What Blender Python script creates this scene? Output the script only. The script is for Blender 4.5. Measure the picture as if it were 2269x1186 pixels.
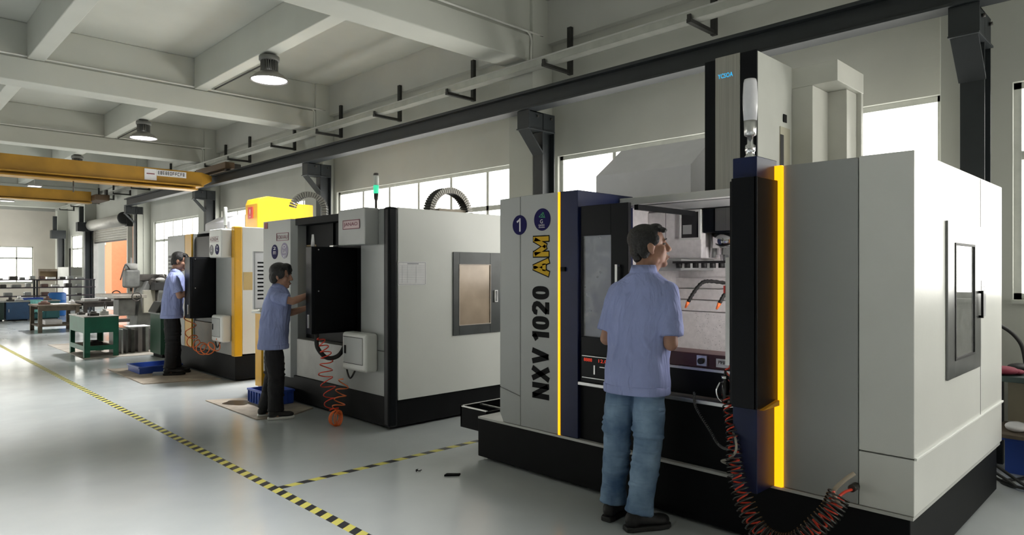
import bpy, bmesh, math, random
from mathutils import Vector, Matrix
random.seed(7)
R = math.radians
for o in list(bpy.data.objects):
    bpy.data.objects.remove(o, do_unlink=True)
scene = bpy.context.scene
COL = scene.collection

# ------------------------------------------------------------------ camera
CAM_H, FOC, YAW = 1.48, 1483.6, 44.4
cd = bpy.data.cameras.new('camera')
cam = bpy.data.objects.new('camera', cd)
COL.objects.link(cam)
cd.sensor_fit = 'HORIZONTAL'
cd.sensor_width = 36.0
cd.lens = 36.0 * FOC / 2269.0
cd.shift_y = 7.0 / 2269.0
cd.clip_start, cd.clip_end = 0.05, 200
cam.location = (0, 0, CAM_H)
cam.rotation_euler = (R(90), 0, R(-YAW))
scene.camera = cam

# ------------------------------------------------------------------ world and exposure
W = bpy.data.worlds.new('overcast_sky')
scene.world = W
W.use_nodes = True
bg = W.node_tree.nodes['Background']
bg.inputs[0].default_value = (0.93, 0.97, 1.0, 1)
bg.inputs[1].default_value = 2.2
vs = scene.view_settings
vs.view_transform = 'Standard'
vs.look = 'None'
vs.gamma = 1.0
vs.use_curve_mapping = False
vs.exposure = 0.0
LAMP_W = 1550.0          # high-bay lamps
PANE_E = 5.3            # daylight coming through the frosted panes

# ------------------------------------------------------------------ materials
MATS = {}
def nodes_of(m):
    m.use_nodes = True
    nt = m.node_tree
    return nt, nt.nodes['Principled BSDF']
def mat(name, col, rough=0.5, metal=0.0, var=0.06, scale=6.0, bump=0.0, bscale=None, coat=0.0, spec=0.5, emit=None, estr=0.0):
    """procedural painted / metal / cloth surface: a noise varies the colour and the gloss"""
    if name in MATS: return MATS[name]
    m = bpy.data.materials.new(name)
    nt, p = nodes_of(m)
    L = nt.links
    tc = nt.nodes.new('ShaderNodeTexCoord')
    no = nt.nodes.new('ShaderNodeTexNoise')
    no.inputs['Scale'].default_value = scale
    no.inputs['Detail'].default_value = 5
    L.new(tc.outputs['Object'], no.inputs['Vector'])
    rp = nt.nodes.new('ShaderNodeValToRGB')
    rp.color_ramp.elements[0].position = 0.3
    rp.color_ramp.elements[1].position = 0.7
    a = [max(0, c * (1 - var)) for c in col]; b = [min(1, c * (1 + var)) for c in col]
    rp.color_ramp.elements[0].color = (*a, 1); rp.color_ramp.elements[1].color = (*b, 1)
    L.new(no.outputs['Fac'], rp.inputs['Fac'])
    L.new(rp.outputs['Color'], p.inputs['Base Color'])
    p.inputs['Roughness'].default_value = rough
    p.inputs['Metallic'].default_value = metal
    p.inputs['Specular IOR Level'].default_value = spec
    p.inputs['Coat Weight'].default_value = coat
    if emit:
        p.inputs['Emission Color'].default_value = (*emit, 1)
        p.inputs['Emission Strength'].default_value = estr
    if bump:
        n2 = nt.nodes.new('ShaderNodeTexNoise')
        n2.inputs['Scale'].default_value = bscale or scale * 4
        n2.inputs['Detail'].default_value = 4
        L.new(tc.outputs['Object'], n2.inputs['Vector'])
        bp = nt.nodes.new('ShaderNodeBump')
        bp.inputs['Strength'].default_value = bump
        bp.inputs['Distance'].default_value = 0.02
        L.new(n2.outputs['Fac'], bp.inputs['Height'])
        L.new(bp.outputs['Normal'], p.inputs['Normal'])
    MATS[name] = m
    return m
def emat(name, col, s):
    if name in MATS: return MATS[name]
    m = bpy.data.materials.new(name)
    nt, p = nodes_of(m)
    p.inputs['Base Color'].default_value = (*[c * .5 for c in col], 1)
    p.inputs['Roughness'].default_value = 0.25
    p.inputs['Emission Color'].default_value = (*col, 1)
    p.inputs['Emission Strength'].default_value = s
    MATS[name] = m
    return m
def glass(name, tint, mix=0.25, rough=0.05, dirt=0.0):
    """clear or dirty pane: transparent mixed with gloss and a noise of dried coolant"""
    if name in MATS: return MATS[name]
    m = bpy.data.materials.new(name)
    m.use_nodes = True
    nt = m.node_tree; nt.nodes.clear(); L = nt.links
    out = nt.nodes.new('ShaderNodeOutputMaterial')
    tr = nt.nodes.new('ShaderNodeBsdfTransparent'); tr.inputs[0].default_value = (*tint, 1)
    gl = nt.nodes.new('ShaderNodeBsdfGlossy'); gl.inputs['Roughness'].default_value = rough
    gl.inputs[0].default_value = (.9, .9, .9, 1)
    df = nt.nodes.new('ShaderNodeBsdfDiffuse'); df.inputs[0].default_value = (*[min(1, c * .9) for c in tint], 1)
    m1 = nt.nodes.new('ShaderNodeMixShader'); m1.inputs[0].default_value = mix
    L.new(tr.outputs[0], m1.inputs[1]); L.new(gl.outputs[0], m1.inputs[2])
    m2 = nt.nodes.new('ShaderNodeMixShader')
    tc = nt.nodes.new('ShaderNodeTexCoord')
    no = nt.nodes.new('ShaderNodeTexNoise'); no.inputs['Scale'].default_value = 14; no.inputs['Detail'].default_value = 6
    L.new(tc.outputs['Object'], no.inputs['Vector'])
    mu = nt.nodes.new('ShaderNodeMath'); mu.operation = 'MULTIPLY'; mu.inputs[1].default_value = dirt * 1.6
    L.new(no.outputs['Fac'], mu.inputs[0]); L.new(mu.outputs[0], m2.inputs[0])
    L.new(m1.outputs[0], m2.inputs[1]); L.new(df.outputs[0], m2.inputs[2])
    L.new(m2.outputs[0], out.inputs[0])
    MATS[name] = m
    return m
def brushed(name, col, rough=0.35):
    if name in MATS: return MATS[name]
    m = mat(name, col, rough, 1.0, .12, 3)
    nt = m.node_tree
    mp = nt.nodes.new('ShaderNodeMapping'); mp.inputs['Scale'].default_value = (40, 40, .6)
    tc = next(n for n in nt.nodes if n.type == 'TEX_COORD'); no = next(n for n in nt.nodes if n.type == 'TEX_NOISE')
    nt.links.new(tc.outputs['Object'], mp.inputs[0]); nt.links.new(mp.outputs[0], no.inputs['Vector'])
    return m
def stripes(name, ca, cb, period, dirv, wear=0.0):
    """two colours printed in stripes along dirv (object space)"""
    m = bpy.data.materials.new(name)
    nt, p = nodes_of(m); L = nt.links
    tc = nt.nodes.new('ShaderNodeTexCoord')
    dt = nt.nodes.new('ShaderNodeVectorMath'); dt.operation = 'DOT_PRODUCT'
    dt.inputs[1].default_value = tuple(d / period for d in dirv)
    L.new(tc.outputs['Object'], dt.inputs[0])
    fr = nt.nodes.new('ShaderNodeMath'); fr.operation = 'FRACT'
    L.new(dt.outputs['Value'], fr.inputs[0])
    gt = nt.nodes.new('ShaderNodeMath'); gt.operation = 'GREATER_THAN'; gt.inputs[1].default_value = .5
    L.new(fr.outputs[0], gt.inputs[0])
    mx = nt.nodes.new('ShaderNodeMix'); mx.data_type = 'RGBA'
    mx.inputs['A'].default_value = (*ca, 1); mx.inputs['B'].default_value = (*cb, 1)
    L.new(gt.outputs[0], mx.inputs['Factor'])
    L.new(mx.outputs['Result'], p.inputs['Base Color'])
    p.inputs['Roughness'].default_value = .35
    MATS[name] = m
    return m

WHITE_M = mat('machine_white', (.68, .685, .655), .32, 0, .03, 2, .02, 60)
WHITE_D = mat('machine_grey_white', (.35, .36, .352), .35, 0, .03, 2)  # machine white darkened so the fronts towards the aisle look shaded
GREY_P = mat('machine_grey', (.34, .345, .34), .38, 0, .06, 3)
NAVY = mat('navy_paint', (.006, .012, .055), .4, 0, .1, spec=.3)
BLACK = mat('black_paint', (.006, .0065, .0075), .55, 0, .15, spec=.12)
BLACKG = mat('black_gloss', (.005, .006, .008), .35, 0, .1, spec=.16)
DARKST = mat('dark_steel_paint', (.014, .018, .021), .5, 0, .12, 8)
STEEL = brushed('brushed_steel', (.42, .41, .38))
CHROME = mat('chrome', (.75, .75, .76), .15, 1.0, .04)
SILVER = mat('aluminium', (.62, .62, .62), .3, .9, .06)
YEL = mat('yellow_paint', (.70, .37, .012), .35, 0, .05)
CRANEY = mat('crane_yellow', (.40, .205, .014), .45, 0, .14, 3)
WALLP = mat('wall_paint', (.54, .545, .50), .85, 0, .05, 1.2, .05, 20)
WALLU = mat('wall_paint_upper', (.49, .49, .455), .85, 0, .05, 1.2)
CONC = mat('white_concrete', (.50, .51, .465), .8, 0, .05, 1.0, .05, 14)
FRAMEW = mat('window_frame_paint', (.55, .56, .52), .5, 0, .08, 9)
PANE = emat('frosted_pane', (1.0, .985, .92), PANE_E)
PAPER = mat('paper', (.80, .79, .80), .7, 0, .04, 12)
INK = mat('ink', (.008, .008, .009), .7, spec=.15)
REDP = mat('red_paint', (.62, .04, .03), .4)
REDH = mat('red_hose', (.85, .07, .035), .3, 0, .08)
ORANGEH = mat('orange_hose', (.90, .20, .05), .3, 0, .08)
BLUEB = mat('blue_plastic', (.035, .09, .42), .35, 0, .08)
RUBBER = mat('black_rubber', (.010, .010, .010), .6, 0, .2)
GREENB = mat('green_bench_paint', (.012, .13, .075), .45, 0, .15, 5)
WOODB = mat('brown_wood', (.11, .085, .06), .7, 0, .25, 9)
GREYIRON = mat('grey_cast_iron', (.27, .28, .27), .5, .1, .15, 8)
OILIRON = mat('oily_iron', (.07, .065, .06), .45, .5, .35, 10)
WHITE_T = mat('white_trim', (.82, .83, .80), .35, 0, .02)
BLUECAB = mat('dark_blue_paint', (.018, .06, .14), .45, 0, .12)
CYAN = mat('turquoise_cloth', (.25, .62, .60), .8, 0, .1)

# ------------------------------------------------------------------ mesh helpers
ORG = {}
class MB:
    """collects shapes in world coordinates and links them as ONE mesh object"""
    def __init__(s): s.v = []; s.f = []; s.sm = []
    def poly(s, pts, smooth=False):
        b = len(s.v); s.v += [tuple(p) for p in pts]; s.f.append(tuple(range(b, b + len(pts)))); s.sm.append(smooth); return s
    def box(s, x0, x1, y0, y1, z0, z1):
        x0, x1 = sorted((x0, x1)); y0, y1 = sorted((y0, y1)); z0, z1 = sorted((z0, z1))
        b = len(s.v)
        s.v += [(x0, y0, z0), (x1, y0, z0), (x1, y1, z0), (x0, y1, z0), (x0, y0, z1), (x1, y0, z1), (x1, y1, z1), (x0, y1, z1)]
        for q in ((3, 2, 1, 0), (4, 5, 6, 7), (0, 1, 5, 4), (1, 2, 6, 5), (2, 3, 7, 6), (3, 0, 4, 7)):
            s.f.append(tuple(b + i for i in q)); s.sm.append(False)
        return s
    def prism(s, pts, axis, a, b):
        """polygon pts (2d) extruded along axis from a to b; 2d order is the two other axes in xyz order"""
        def P(p, t):
            return {'x': (t, p[0], p[1]), 'y': (p[0], t, p[1]), 'z': (p[0], p[1], t)}[axis]
        n = len(pts); k = len(s.v)
        s.v += [P(p, a) for p in pts] + [P(p, b) for p in pts]
        s.f.append(tuple(range(k, k + n))); s.f.append(tuple(range(k + 2 * n - 1, k + n - 1, -1))); s.sm += [False, False]
        for i in range(n):
            j = (i + 1) % n
            s.f.append((k + j, k + i, k + n + i, k + n + j)); s.sm.append(False)
        return s
    def rings(s, rings, smooth=True, caps=True, closed=False):
        n = len(rings[0]); k = len(s.v)
        for r in rings: s.v += [tuple(p) for p in r]
        m = len(rings)
        for i in range(m if closed else m - 1):
            a = k + i * n; b = k + ((i + 1) % m) * n
            for j in range(n):
                jj = (j + 1) % n
                s.f.append((a + j, a + jj, b + jj, b + j)); s.sm.append(smooth)
        if caps and not closed:
            s.f.append(tuple(range(k + n - 1, k - 1, -1))); s.f.append(tuple(range(k + (m - 1) * n, k + m * n))); s.sm += [False, False]
        return s
    def tube(s, pts, r, n=8, closed=False, smooth=True):
        pts = [Vector(p) for p in pts]; m = len(pts)
        rs = r if isinstance(r, (list, tuple)) else [r] * m
        out = []; up = None
        for i, p in enumerate(pts):
            if closed: t = pts[(i + 1) % m] - pts[i - 1]
            else: t = pts[min(i + 1, m - 1)] - pts[max(i - 1, 0)]
            t.normalize()
            if up is None:
                up = t.orthogonal().normalized()
            else:
                up = up - t * up.dot(t)
                if up.length < 1e-5: up = t.orthogonal()
                up.normalize()
            sd = t.cross(up)
            out.append([p + (up * math.cos(2 * math.pi * j / n) + sd * math.sin(2 * math.pi * j / n)) * rs[i] for j in range(n)])
        return s.rings(out, smooth, True, closed)
    def cyl(s, a, b, r0, r1=None, n=16):
        a = Vector(a); b = Vector(b); r1 = r0 if r1 is None else r1
        t = (b - a).normalized(); u = t.orthogonal().normalized(); w = t.cross(u)
        rr = [[p + (u * math.cos(2 * math.pi * j / n) + w * math.sin(2 * math.pi * j / n)) * r for j in range(n)] for p, r in ((a, r0), (b, r1))]
        return s.rings(rr, True, True)
    def lathe(s, prof, c, n=20, caps=True):
        rr = [[(c[0] + r * math.cos(2 * math.pi * j / n), c[1] + r * math.sin(2 * math.pi * j / n), c[2] + z) for j in range(n)] for r, z in prof]
        return s.rings(rr, True, caps)
    def ell(s, c, r, n=12, m=8, rot=None):
        c = Vector(c); rr = []
        for i in range(m + 1):
            a = -math.pi / 2 + math.pi * i / m
            a = max(-1.54, min(1.54, a))
            ring = []
            for j in range(n):
                q = Vector((r[0] * math.cos(a) * math.cos(2 * math.pi * j / n), r[1] * math.cos(a) * math.sin(2 * math.pi * j / n), r[2] * math.sin(a)))
                if rot: q = rot @ q
                ring.append(c + q)
            rr.append(ring)
        return s.rings(rr)
    def xf(s, M):
        s.v = [tuple(M @ Vector(p)) for p in s.v]; return s
    def add(s, o):
        k = len(s.v); s.v += o.v; s.f += [tuple(i + k for i in f) for f in o.f]; s.sm += o.sm; return s
    def build(s, name, m, parent=None, bevel=0.0, label=None, cat=None, group=None, kind=None, fix=True, seg=2):
        me = bpy.data.meshes.new(name)
        if parent is not None: org = ORG[parent.name]
        else:
            xs, ys, zs = zip(*s.v)
            org = ((min(xs) + max(xs)) / 2, (min(ys) + max(ys)) / 2, min(zs))
        me.from_pydata([(x - org[0], y - org[1], z - org[2]) for x, y, z in s.v], [], s.f)
        me.polygons.foreach_set('use_smooth', s.sm)
        if fix:
            bm = bmesh.new(); bm.from_mesh(me); bmesh.ops.recalc_face_normals(bm, faces=bm.faces); bm.to_mesh(me); bm.free()
        me.materials.append(m)
        ob = bpy.data.objects.new(name, me)
        COL.objects.link(ob)
        ORG[ob.name] = org
        if parent is not None: ob.parent = parent
        else: ob.location = org
        if bevel:
            md = ob.modifiers.new('bevel', 'BEVEL'); md.width = bevel; md.segments = seg; md.limit_method = 'ANGLE'; md.angle_limit = R(40)
            md.harden_normals = False
        tag(ob, label, cat, group, kind)
        return ob
def tag(o, label=None, cat=None, group=None, kind=None):
    if label: o['label'] = label
    if cat: o['category'] = cat
    if group: o['group'] = group
    if kind: o['kind'] = kind
    return o
def thing(name, loc, label, cat, group=None, kind=None):
    o = bpy.data.objects.new(name, None)
    COL.objects.link(o); o.location = loc; o.empty_display_size = .1
    ORG[o.name] = tuple(loc)
    return tag(o, label, cat, group, kind)
def B(*a): return MB().box(*a)
def bez(p0, p1, p2, p3, n=16):
    p0, p1, p2, p3 = map(Vector, (p0, p1, p2, p3)); o = []
    for i in range(n + 1):
        t = i / n
        o.append(p0 * (1 - t) ** 3 + p1 * 3 * t * (1 - t) ** 2 + p2 * 3 * t * t * (1 - t) + p3 * t ** 3)
    return o
def spline(pts, n=8):
    """Catmull-Rom through pts"""
    P = [Vector(p) for p in pts]; P = [P[0] * 2 - P[1]] + P + [P[-1] * 2 - P[-2]]; o = []
    for i in range(1, len(P) - 2):
        for k in range(n):
            t = k / n
            o.append(.5 * ((2 * P[i]) + (P[i + 1] - P[i - 1]) * t + (2 * P[i - 1] - 5 * P[i] + 4 * P[i + 1] - P[i + 2]) * t * t + (3 * P[i] - P[i - 1] - 3 * P[i + 1] + P[i + 2]) * t ** 3))
    o.append(P[-2]); return o
def coil(path, rad, turns, n=14):
    """helix wound around a path"""
    pts = [Vector(p) for p in path]; m = len(pts); tot = int(turns * n); out = []; up = None
    for k in range(tot + 1):
        f = k / tot * (m - 1); i = min(int(f), m - 2); t = f - i
        p = pts[i].lerp(pts[i + 1], t); d = (pts[i + 1] - pts[i]).normalized()
        if up is None: up = d.orthogonal().normalized()
        up = (up - d * up.dot(d)).normalized(); sd = d.cross(up)
        a = 2 * math.pi * k / n
        r = rad(k / tot) if callable(rad) else rad
        out.append(p + (up * math.cos(a) + sd * math.sin(a)) * r)
    return out
def text(body, u, v, org, w, h, off=0.0, ext=0.0012):
    """flat lettering fitted into a w x h field at org, u to the right, v up"""
    c = bpy.data.curves.new('t', 'FONT'); c.body = body; c.offset = off; c.extrude = 0.0; c.resolution_u = 3
    o = bpy.data.objects.new('t', c); COL.objects.link(o)
    me = bpy.data.meshes.new_from_object(o.evaluated_get(bpy.context.evaluated_depsgraph_get()))
    bpy.data.objects.remove(o, do_unlink=True)
    xs = [p.co.x for p in me.vertices]; ys = [p.co.y for p in me.vertices]
    sx = w / (max(xs) - min(xs)); sy = h / (max(ys) - min(ys))
    u = Vector(u); v = Vector(v); nn = u.cross(v); org = Vector(org)
    b = MB()
    for q in me.polygons:
        b.poly([org + u * ((me.vertices[i].co.x - min(xs)) * sx) + v * ((me.vertices[i].co.y - min(ys)) * sy) + nn * ext for i in q.vertices])
    bpy.data.meshes.remove(me)
    return b
GLYPH = {
 'N': (.80, [((.12, 0), (.12, 1)), ((.68, 0), (.68, 1)), ((.14, .93), (.66, .07))]),
 'X': (.84, [((.13, 0), (.71, 1)), ((.71, 0), (.13, 1))]), 'V': (.84, [((.42, .04), (.12, 1)), ((.42, .04), (.72, 1))]),
 '1': (.50, [((.34, 0), (.34, 1)), ((.34, .90), (.04, .72))]), ' ': (.22, []),
 '0': (.72, 'ring'), '2': (.70, [[(.10, .70), (.13, .83), (.24, .90), (.38, .90), (.52, .84), (.57, .72), (.54, .60), (.42, .46), (.24, .28), (.12, .12)], ((.03, .11), (.66, .11))]),
 'A': (.88, [((.11, 0), (.44, .98)), ((.77, 0), (.44, .98)), ((.26, .30), (.62, .30))]),
 'M': (1.0, [((.12, 0), (.12, 1)), ((.88, 0), (.88, 1)), ((.14, .92), (.50, .18)), ((.86, .92), (.50, .18))])}
def heavy(body, u, v, org, w, h, th, grow=0.0, ext=.001):
    """heavy block lettering, one flat mesh per letter: returns a list of MB"""
    u = Vector(u); v = Vector(v); nn = u.cross(v); org = Vector(org); out = []
    tot = sum(GLYPH[c][0] + .09 for c in body) - .09; sx = w / tot; x = 0
    def P(p): return org + u * ((x + p[0]) * sx) + v * (p[1] * h) + nn * ext
    for c in body:
        wd, st = GLYPH[c]; b = MB(); e = th / 2 + grow
        if st == 'ring':
            n = 28; o_ = []; i_ = []
            for k in range(n):
                a = 2 * math.pi * k / n; f = lambda t: math.copysign(abs(t) ** .8, t)
                o_.append(P((wd / 2 + f(math.cos(a)) * (wd / 2 + grow * h / sx), .5 + f(math.sin(a)) * (.5 + grow)))); i_.append(P((wd / 2 + f(math.cos(a)) * (wd / 2 - th * h / sx - grow * h / sx), .5 + f(math.sin(a)) * (.5 - th * .9 - grow))))
            for k in range(n): b.poly([o_[k], o_[(k + 1) % n], i_[(k + 1) % n], i_[k]])
        else:
            for s_ in st:
                pts = list(s_); q = [org + u * ((x + p[0]) * sx) + v * (p[1] * h) + nn * ext for p in pts]; L_ = []; R_ = []
                for k, p in enumerate(q):
                    d = (q[min(k + 1, len(q) - 1)] - q[max(k - 1, 0)]).normalized(); sd = nn.cross(d) * e * h
                    pp = p - d * grow * h if k == 0 else (p + d * grow * h if k == len(q) - 1 else p)
                    L_.append(pp + sd); R_.append(pp - sd)
                for k in range(len(q) - 1): b.poly([L_[k], L_[k + 1], R_[k + 1], R_[k]])
        if b.f: out.append(b)
        x += wd + .09
    return out
def disc(c, u, v, ru, rv, t=.002, n=32):
    c = Vector(c); u = Vector(u); v = Vector(v); nn = u.cross(v)
    return MB().rings([[c + u * ru * math.cos(2 * math.pi * j / n) + v * rv * math.sin(2 * math.pi * j / n) + nn * k for j in range(n)] for k in (0, t)], False)
def frame_ring(y0, y1, z0, z1, w, x0, x1, axis='x'):
    """rectangular frame; axis x: lies in the yz plane between x0 and x1; axis y: in the xz plane"""
    b = MB()
    for (a0, a1, b0, b1) in ((y0, y1, z0, z0 + w), (y0, y1, z1 - w, z1), (y0, y0 + w, z0 + w, z1 - w), (y1 - w, y1, z0 + w, z1 - w)):
        if axis == 'x': b.box(x0, x1, a0, a1, b0, b1)
        else: b.box(a0, a1, x0, x1, b0, b1)
    return b
# ================================================================== the hall
XW, YE, YB, XL, ZC = 6.58, 35.6, -6.0, -13.0, 5.02
FL = bpy.data.materials.new('epoxy_floor')
nt, p = nodes_of(FL)
tc = nt.nodes.new('ShaderNodeTexCoord')
n1 = nt.nodes.new('ShaderNodeTexNoise'); n1.inputs['Scale'].default_value = .55; n1.inputs['Detail'].default_value = 7; n1.inputs['Roughness'].default_value = .6
nt.links.new(tc.outputs['Object'], n1.inputs['Vector'])
rp = nt.nodes.new('ShaderNodeValToRGB')
rp.color_ramp.elements[0].position = .35; rp.color_ramp.elements[1].position = .68
rp.color_ramp.elements[0].color = (.47, .505, .515, 1); rp.color_ramp.elements[1].color = (.56, .59, .595, 1)
nt.links.new(n1.outputs['Fac'], rp.inputs['Fac']); nt.links.new(rp.outputs['Color'], p.inputs['Base Color'])
n2 = nt.nodes.new('ShaderNodeTexNoise'); n2.inputs['Scale'].default_value = 3.2; n2.inputs['Detail'].default_value = 6
nt.links.new(tc.outputs['Object'], n2.inputs['Vector'])
mr = nt.nodes.new('ShaderNodeMapRange'); mr.inputs['To Min'].default_value = .10; mr.inputs['To Max'].default_value = .30
nt.links.new(n2.outputs['Fac'], mr.inputs['Value']); nt.links.new(mr.outputs['Result'], p.inputs['Roughness'])
p.inputs['Coat Weight'].default_value = .3; p.inputs['Coat Roughness'].default_value = .12
bp = nt.nodes.new('ShaderNodeBump'); bp.inputs['Strength'].default_value = .06; bp.inputs['Distance'].default_value = .02
n3 = nt.nodes.new('ShaderNodeTexNoise'); n3.inputs['Scale'].default_value = 1.6; n3.inputs['Detail'].default_value = 2
nt.links.new(tc.outputs['Object'], n3.inputs['Vector']); nt.links.new(n3.outputs['Fac'], bp.inputs['Height']); nt.links.new(bp.outputs['Normal'], p.inputs['Normal'])
MATS['epoxy_floor'] = FL
B(XL - .3, XW + .3, YB - .3, YE + .3, -.2, 0).build('floor', FL, label='shiny pale grey epoxy floor of the workshop', kind='structure')

# windows of the right wall: bays along y (opening from, to)
ZS, ZT, ZH = 1.25, 2.40, 2.98
BAYS = [(-4.4, 1.02), (1.50, 5.86), (6.45, 11.52), (12.12, 17.2), (17.8, 22.6), (30.3, 33.75)]
DOOR = (24.75, 29.35, 3.02)
ops = [(a, b, ZS, ZH) for a, b in BAYS] + [(DOOR[0], DOOR[1], 0, DOOR[2])]
ops.sort()
wb = MB(); y = YB
for a, b, z0, z1 in ops:
    wb.box(XW, XW + .25, y, a, 0, ZC)
    if z0 > 0: wb.box(XW, XW + .25, a, b, 0, z0)
    wb.box(XW, XW + .25, a, b, z1, ZC)
    y = b
wb.box(XW, XW + .25, y, YE + .25, 0, ZC)
wr = wb.build('wall_right', WALLP, label='long off-white wall with window bands behind the machines', kind='structure')
MB().box(XW - .10, XW - .001, YB, YE, 4.45, ZC).build('ring_beam', WALLU, wr)
CY = [1.72, 6.17, 11.84, 17.5, 23.1, 29.75, 34.6]
for i, c in enumerate(CY):
    if i == 0: B(6.36, XW - .001, 1.27, 1.47, 0, ZC).build('concrete_column', CONC, wr, .008)
    else: B(6.2, XW - .001, c - .22, c + .22, 0, ZC).build('concrete_column', CONC, wr, .008)

def window(name, a, b, n, label, plane='x', pos=XW, zs=ZS, zt=ZT, zh=ZH, depth=.14):
    """glazed band from a to b: outer frame, mullions, transom and one pane per field"""
    if plane == 'x':
        t = thing(name, (pos + depth, (a + b) / 2, zs), label, 'window', None, 'structure')
        bx = lambda m, u0, u1, z0, z1, d0, d1: m.box(pos + d0, pos + d1, u0, u1, z0, z1)
    else:
        t = thing(name, ((a + b) / 2, pos + (depth if pos > 0 else -depth), zs), label, 'window', None, 'structure')
        sg = 1 if pos > 0 else -1
        bx = lambda m, u0, u1, z0, z1, d0, d1: m.box(u0, u1, pos + sg * d0, pos + sg * d1, z0, z1)
    m = MB()
    for (u0, u1, z0, z1) in ((a, b, zs, zs + .05), (a, b, zh - .05, zh), (a, a + .05, zs, zh), (b - .05, b, zs, zh)):
        bx(m, u0, u1, z0, z1, .05, .13)
    m.build('window_frame', FRAMEW, t)
    m = MB(); bx(m, a - .0, b + .0, zs - .03, zs + .0, -.05, .16); m.build('window_sill', FRAMEW, t)
    m = MB(); bx(m, a + .05, b - .05, zt - .035, zt + .035, .06, .125); m.build('transom', FRAMEW, t)
    w = (b - a) / n
    for k in range(1, n):
        m = MB(); bx(m, a + k * w - .025, a + k * w + .025, zs + .05, zh - .05, .06, .125); m.build('mullion', FRAMEW, t)
    for k in range(n):
        for z0, z1 in ((zs + .05, zt - .035), (zt + .035, zh - .05)):
            m = MB(); bx(m, a + k * w + .02, a + (k + 1) * w - .02, z0, z1, .085, .10); m.build('pane', PANE, t)
    return t
wl = ['frosted window at the right edge beyond the nearest machine', 'frosted window band behind the big machine with amber light strips',
      'frosted window band behind the machine with the green signal lamp', 'frosted window band behind the yellow topped machine',
      'frosted window above the milling machine right of roller door', 'frosted window left of the roller door']
for i, (a, b) in enumerate(BAYS):
    window('window_%d' % (i + 1), a, b, max(3, round((b - a) / .85)), wl[i])

# end wall with wide windows, back wall behind the camera, far left wall
def wall_y(name, pos, ops, label, th=.25):
    m = MB(); x = XL; s = 1 if pos > 0 else -1
    for a, b, z0, z1 in ops:
        m.box(x, a, pos, pos + s * th, 0, ZC); m.box(a, b, pos, pos + s * th, 0, z0); m.box(a, b, pos, pos + s * th, z1, ZC); x = b
    m.box(x, XW + .25, pos, pos + s * th, 0, ZC)
    return m.build(name, mat('wall_paint_end', (.80, .75, .68), .85, 0, .05, 1.2), label=label, kind='structure')  # paint lightened to stand in for strong light at the far end
EOPS = [(-11.5, -7.0, .95, 2.53), (-5.6, -1.0, .95, 2.53), (.8, 5.54, .95, 2.53)]
we = wall_y('wall_end', YE, EOPS, 'plain cream end wall far beyond the workbenches')
B(XL, XW - .1, YE - .10, YE - .001, 4.1, ZC).build('ring_beam', WALLU, we)
el = ['end wall window out of sight at far left', 'end wall window beyond the left picture edge', 'bright window in the end wall above the tool shelf']
for i, (a, b, z0, z1) in enumerate(EOPS):
    window('window_%d' % (7 + i), a, b, 8, el[i], 'y', YE, z0, 2.02, z1)
BOPS = [(3.4, 6.3, .9, 3.9)]  # unseen window, added and placed to light only the machine sides
wall_y('wall_back', YB, BOPS, 'off-white wall behind the viewer')
bl = ['tall window of the back wall behind the viewer']
for i, (a, b, z0, z1) in enumerate(BOPS):
    window('window_%d' % (10 + i), a, b, 5, bl[i], 'y', YB, z0, 2.7, z1)
m = B(XL - .25, XL, YB, 18, 0, ZC); m.box(XL - .25, XL, 18, 34, 0, .9); m.box(XL - .25, XL, 18, 34, 3.9, ZC); m.box(XL - .25, XL, 34, YE, 0, ZC)
window('window_11', 18, 34, 16, 'wide window band in the far part of the left wall', 'x', XL - .2, .9, 2.6, 3.9)  # unseen glowing band added to brighten the far end
m.build('wall_left', WALLP, label='off-white long wall on the far side of the aisle', kind='structure')

# ceiling: slab, cross beams, joists
cl = B(XL - .3, XW + .3, YB - .3, YE + .3, ZC, ZC + .2).build('ceiling', CONC, label='white concrete ceiling slab with deep beams', kind='structure')
BYS = [.3, 5.97, 11.64, 17.3, 22.95, 28.6, 34.3]
for y in BYS:
    m = B(XL, XW - .101, y, y + .42, 4.17, 4.50); m.box(XL, XW - .101, y + .03, y + .39, 4.50, ZC - .001)
    m.build('cross_beam', CONC, cl, .012)
for x in (-11.8, -9.53, -7.26, -4.98, -2.71, -.43, 1.84, 4.115):
    for y0, y1 in zip([YB] + [b + .42 for b in BYS], BYS + [YE]):
        B(x - .105, x + .105, y0 + .001, y1 - .001, 4.50, ZC - .001).build('joist', CONC, cl, .01)

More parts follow.
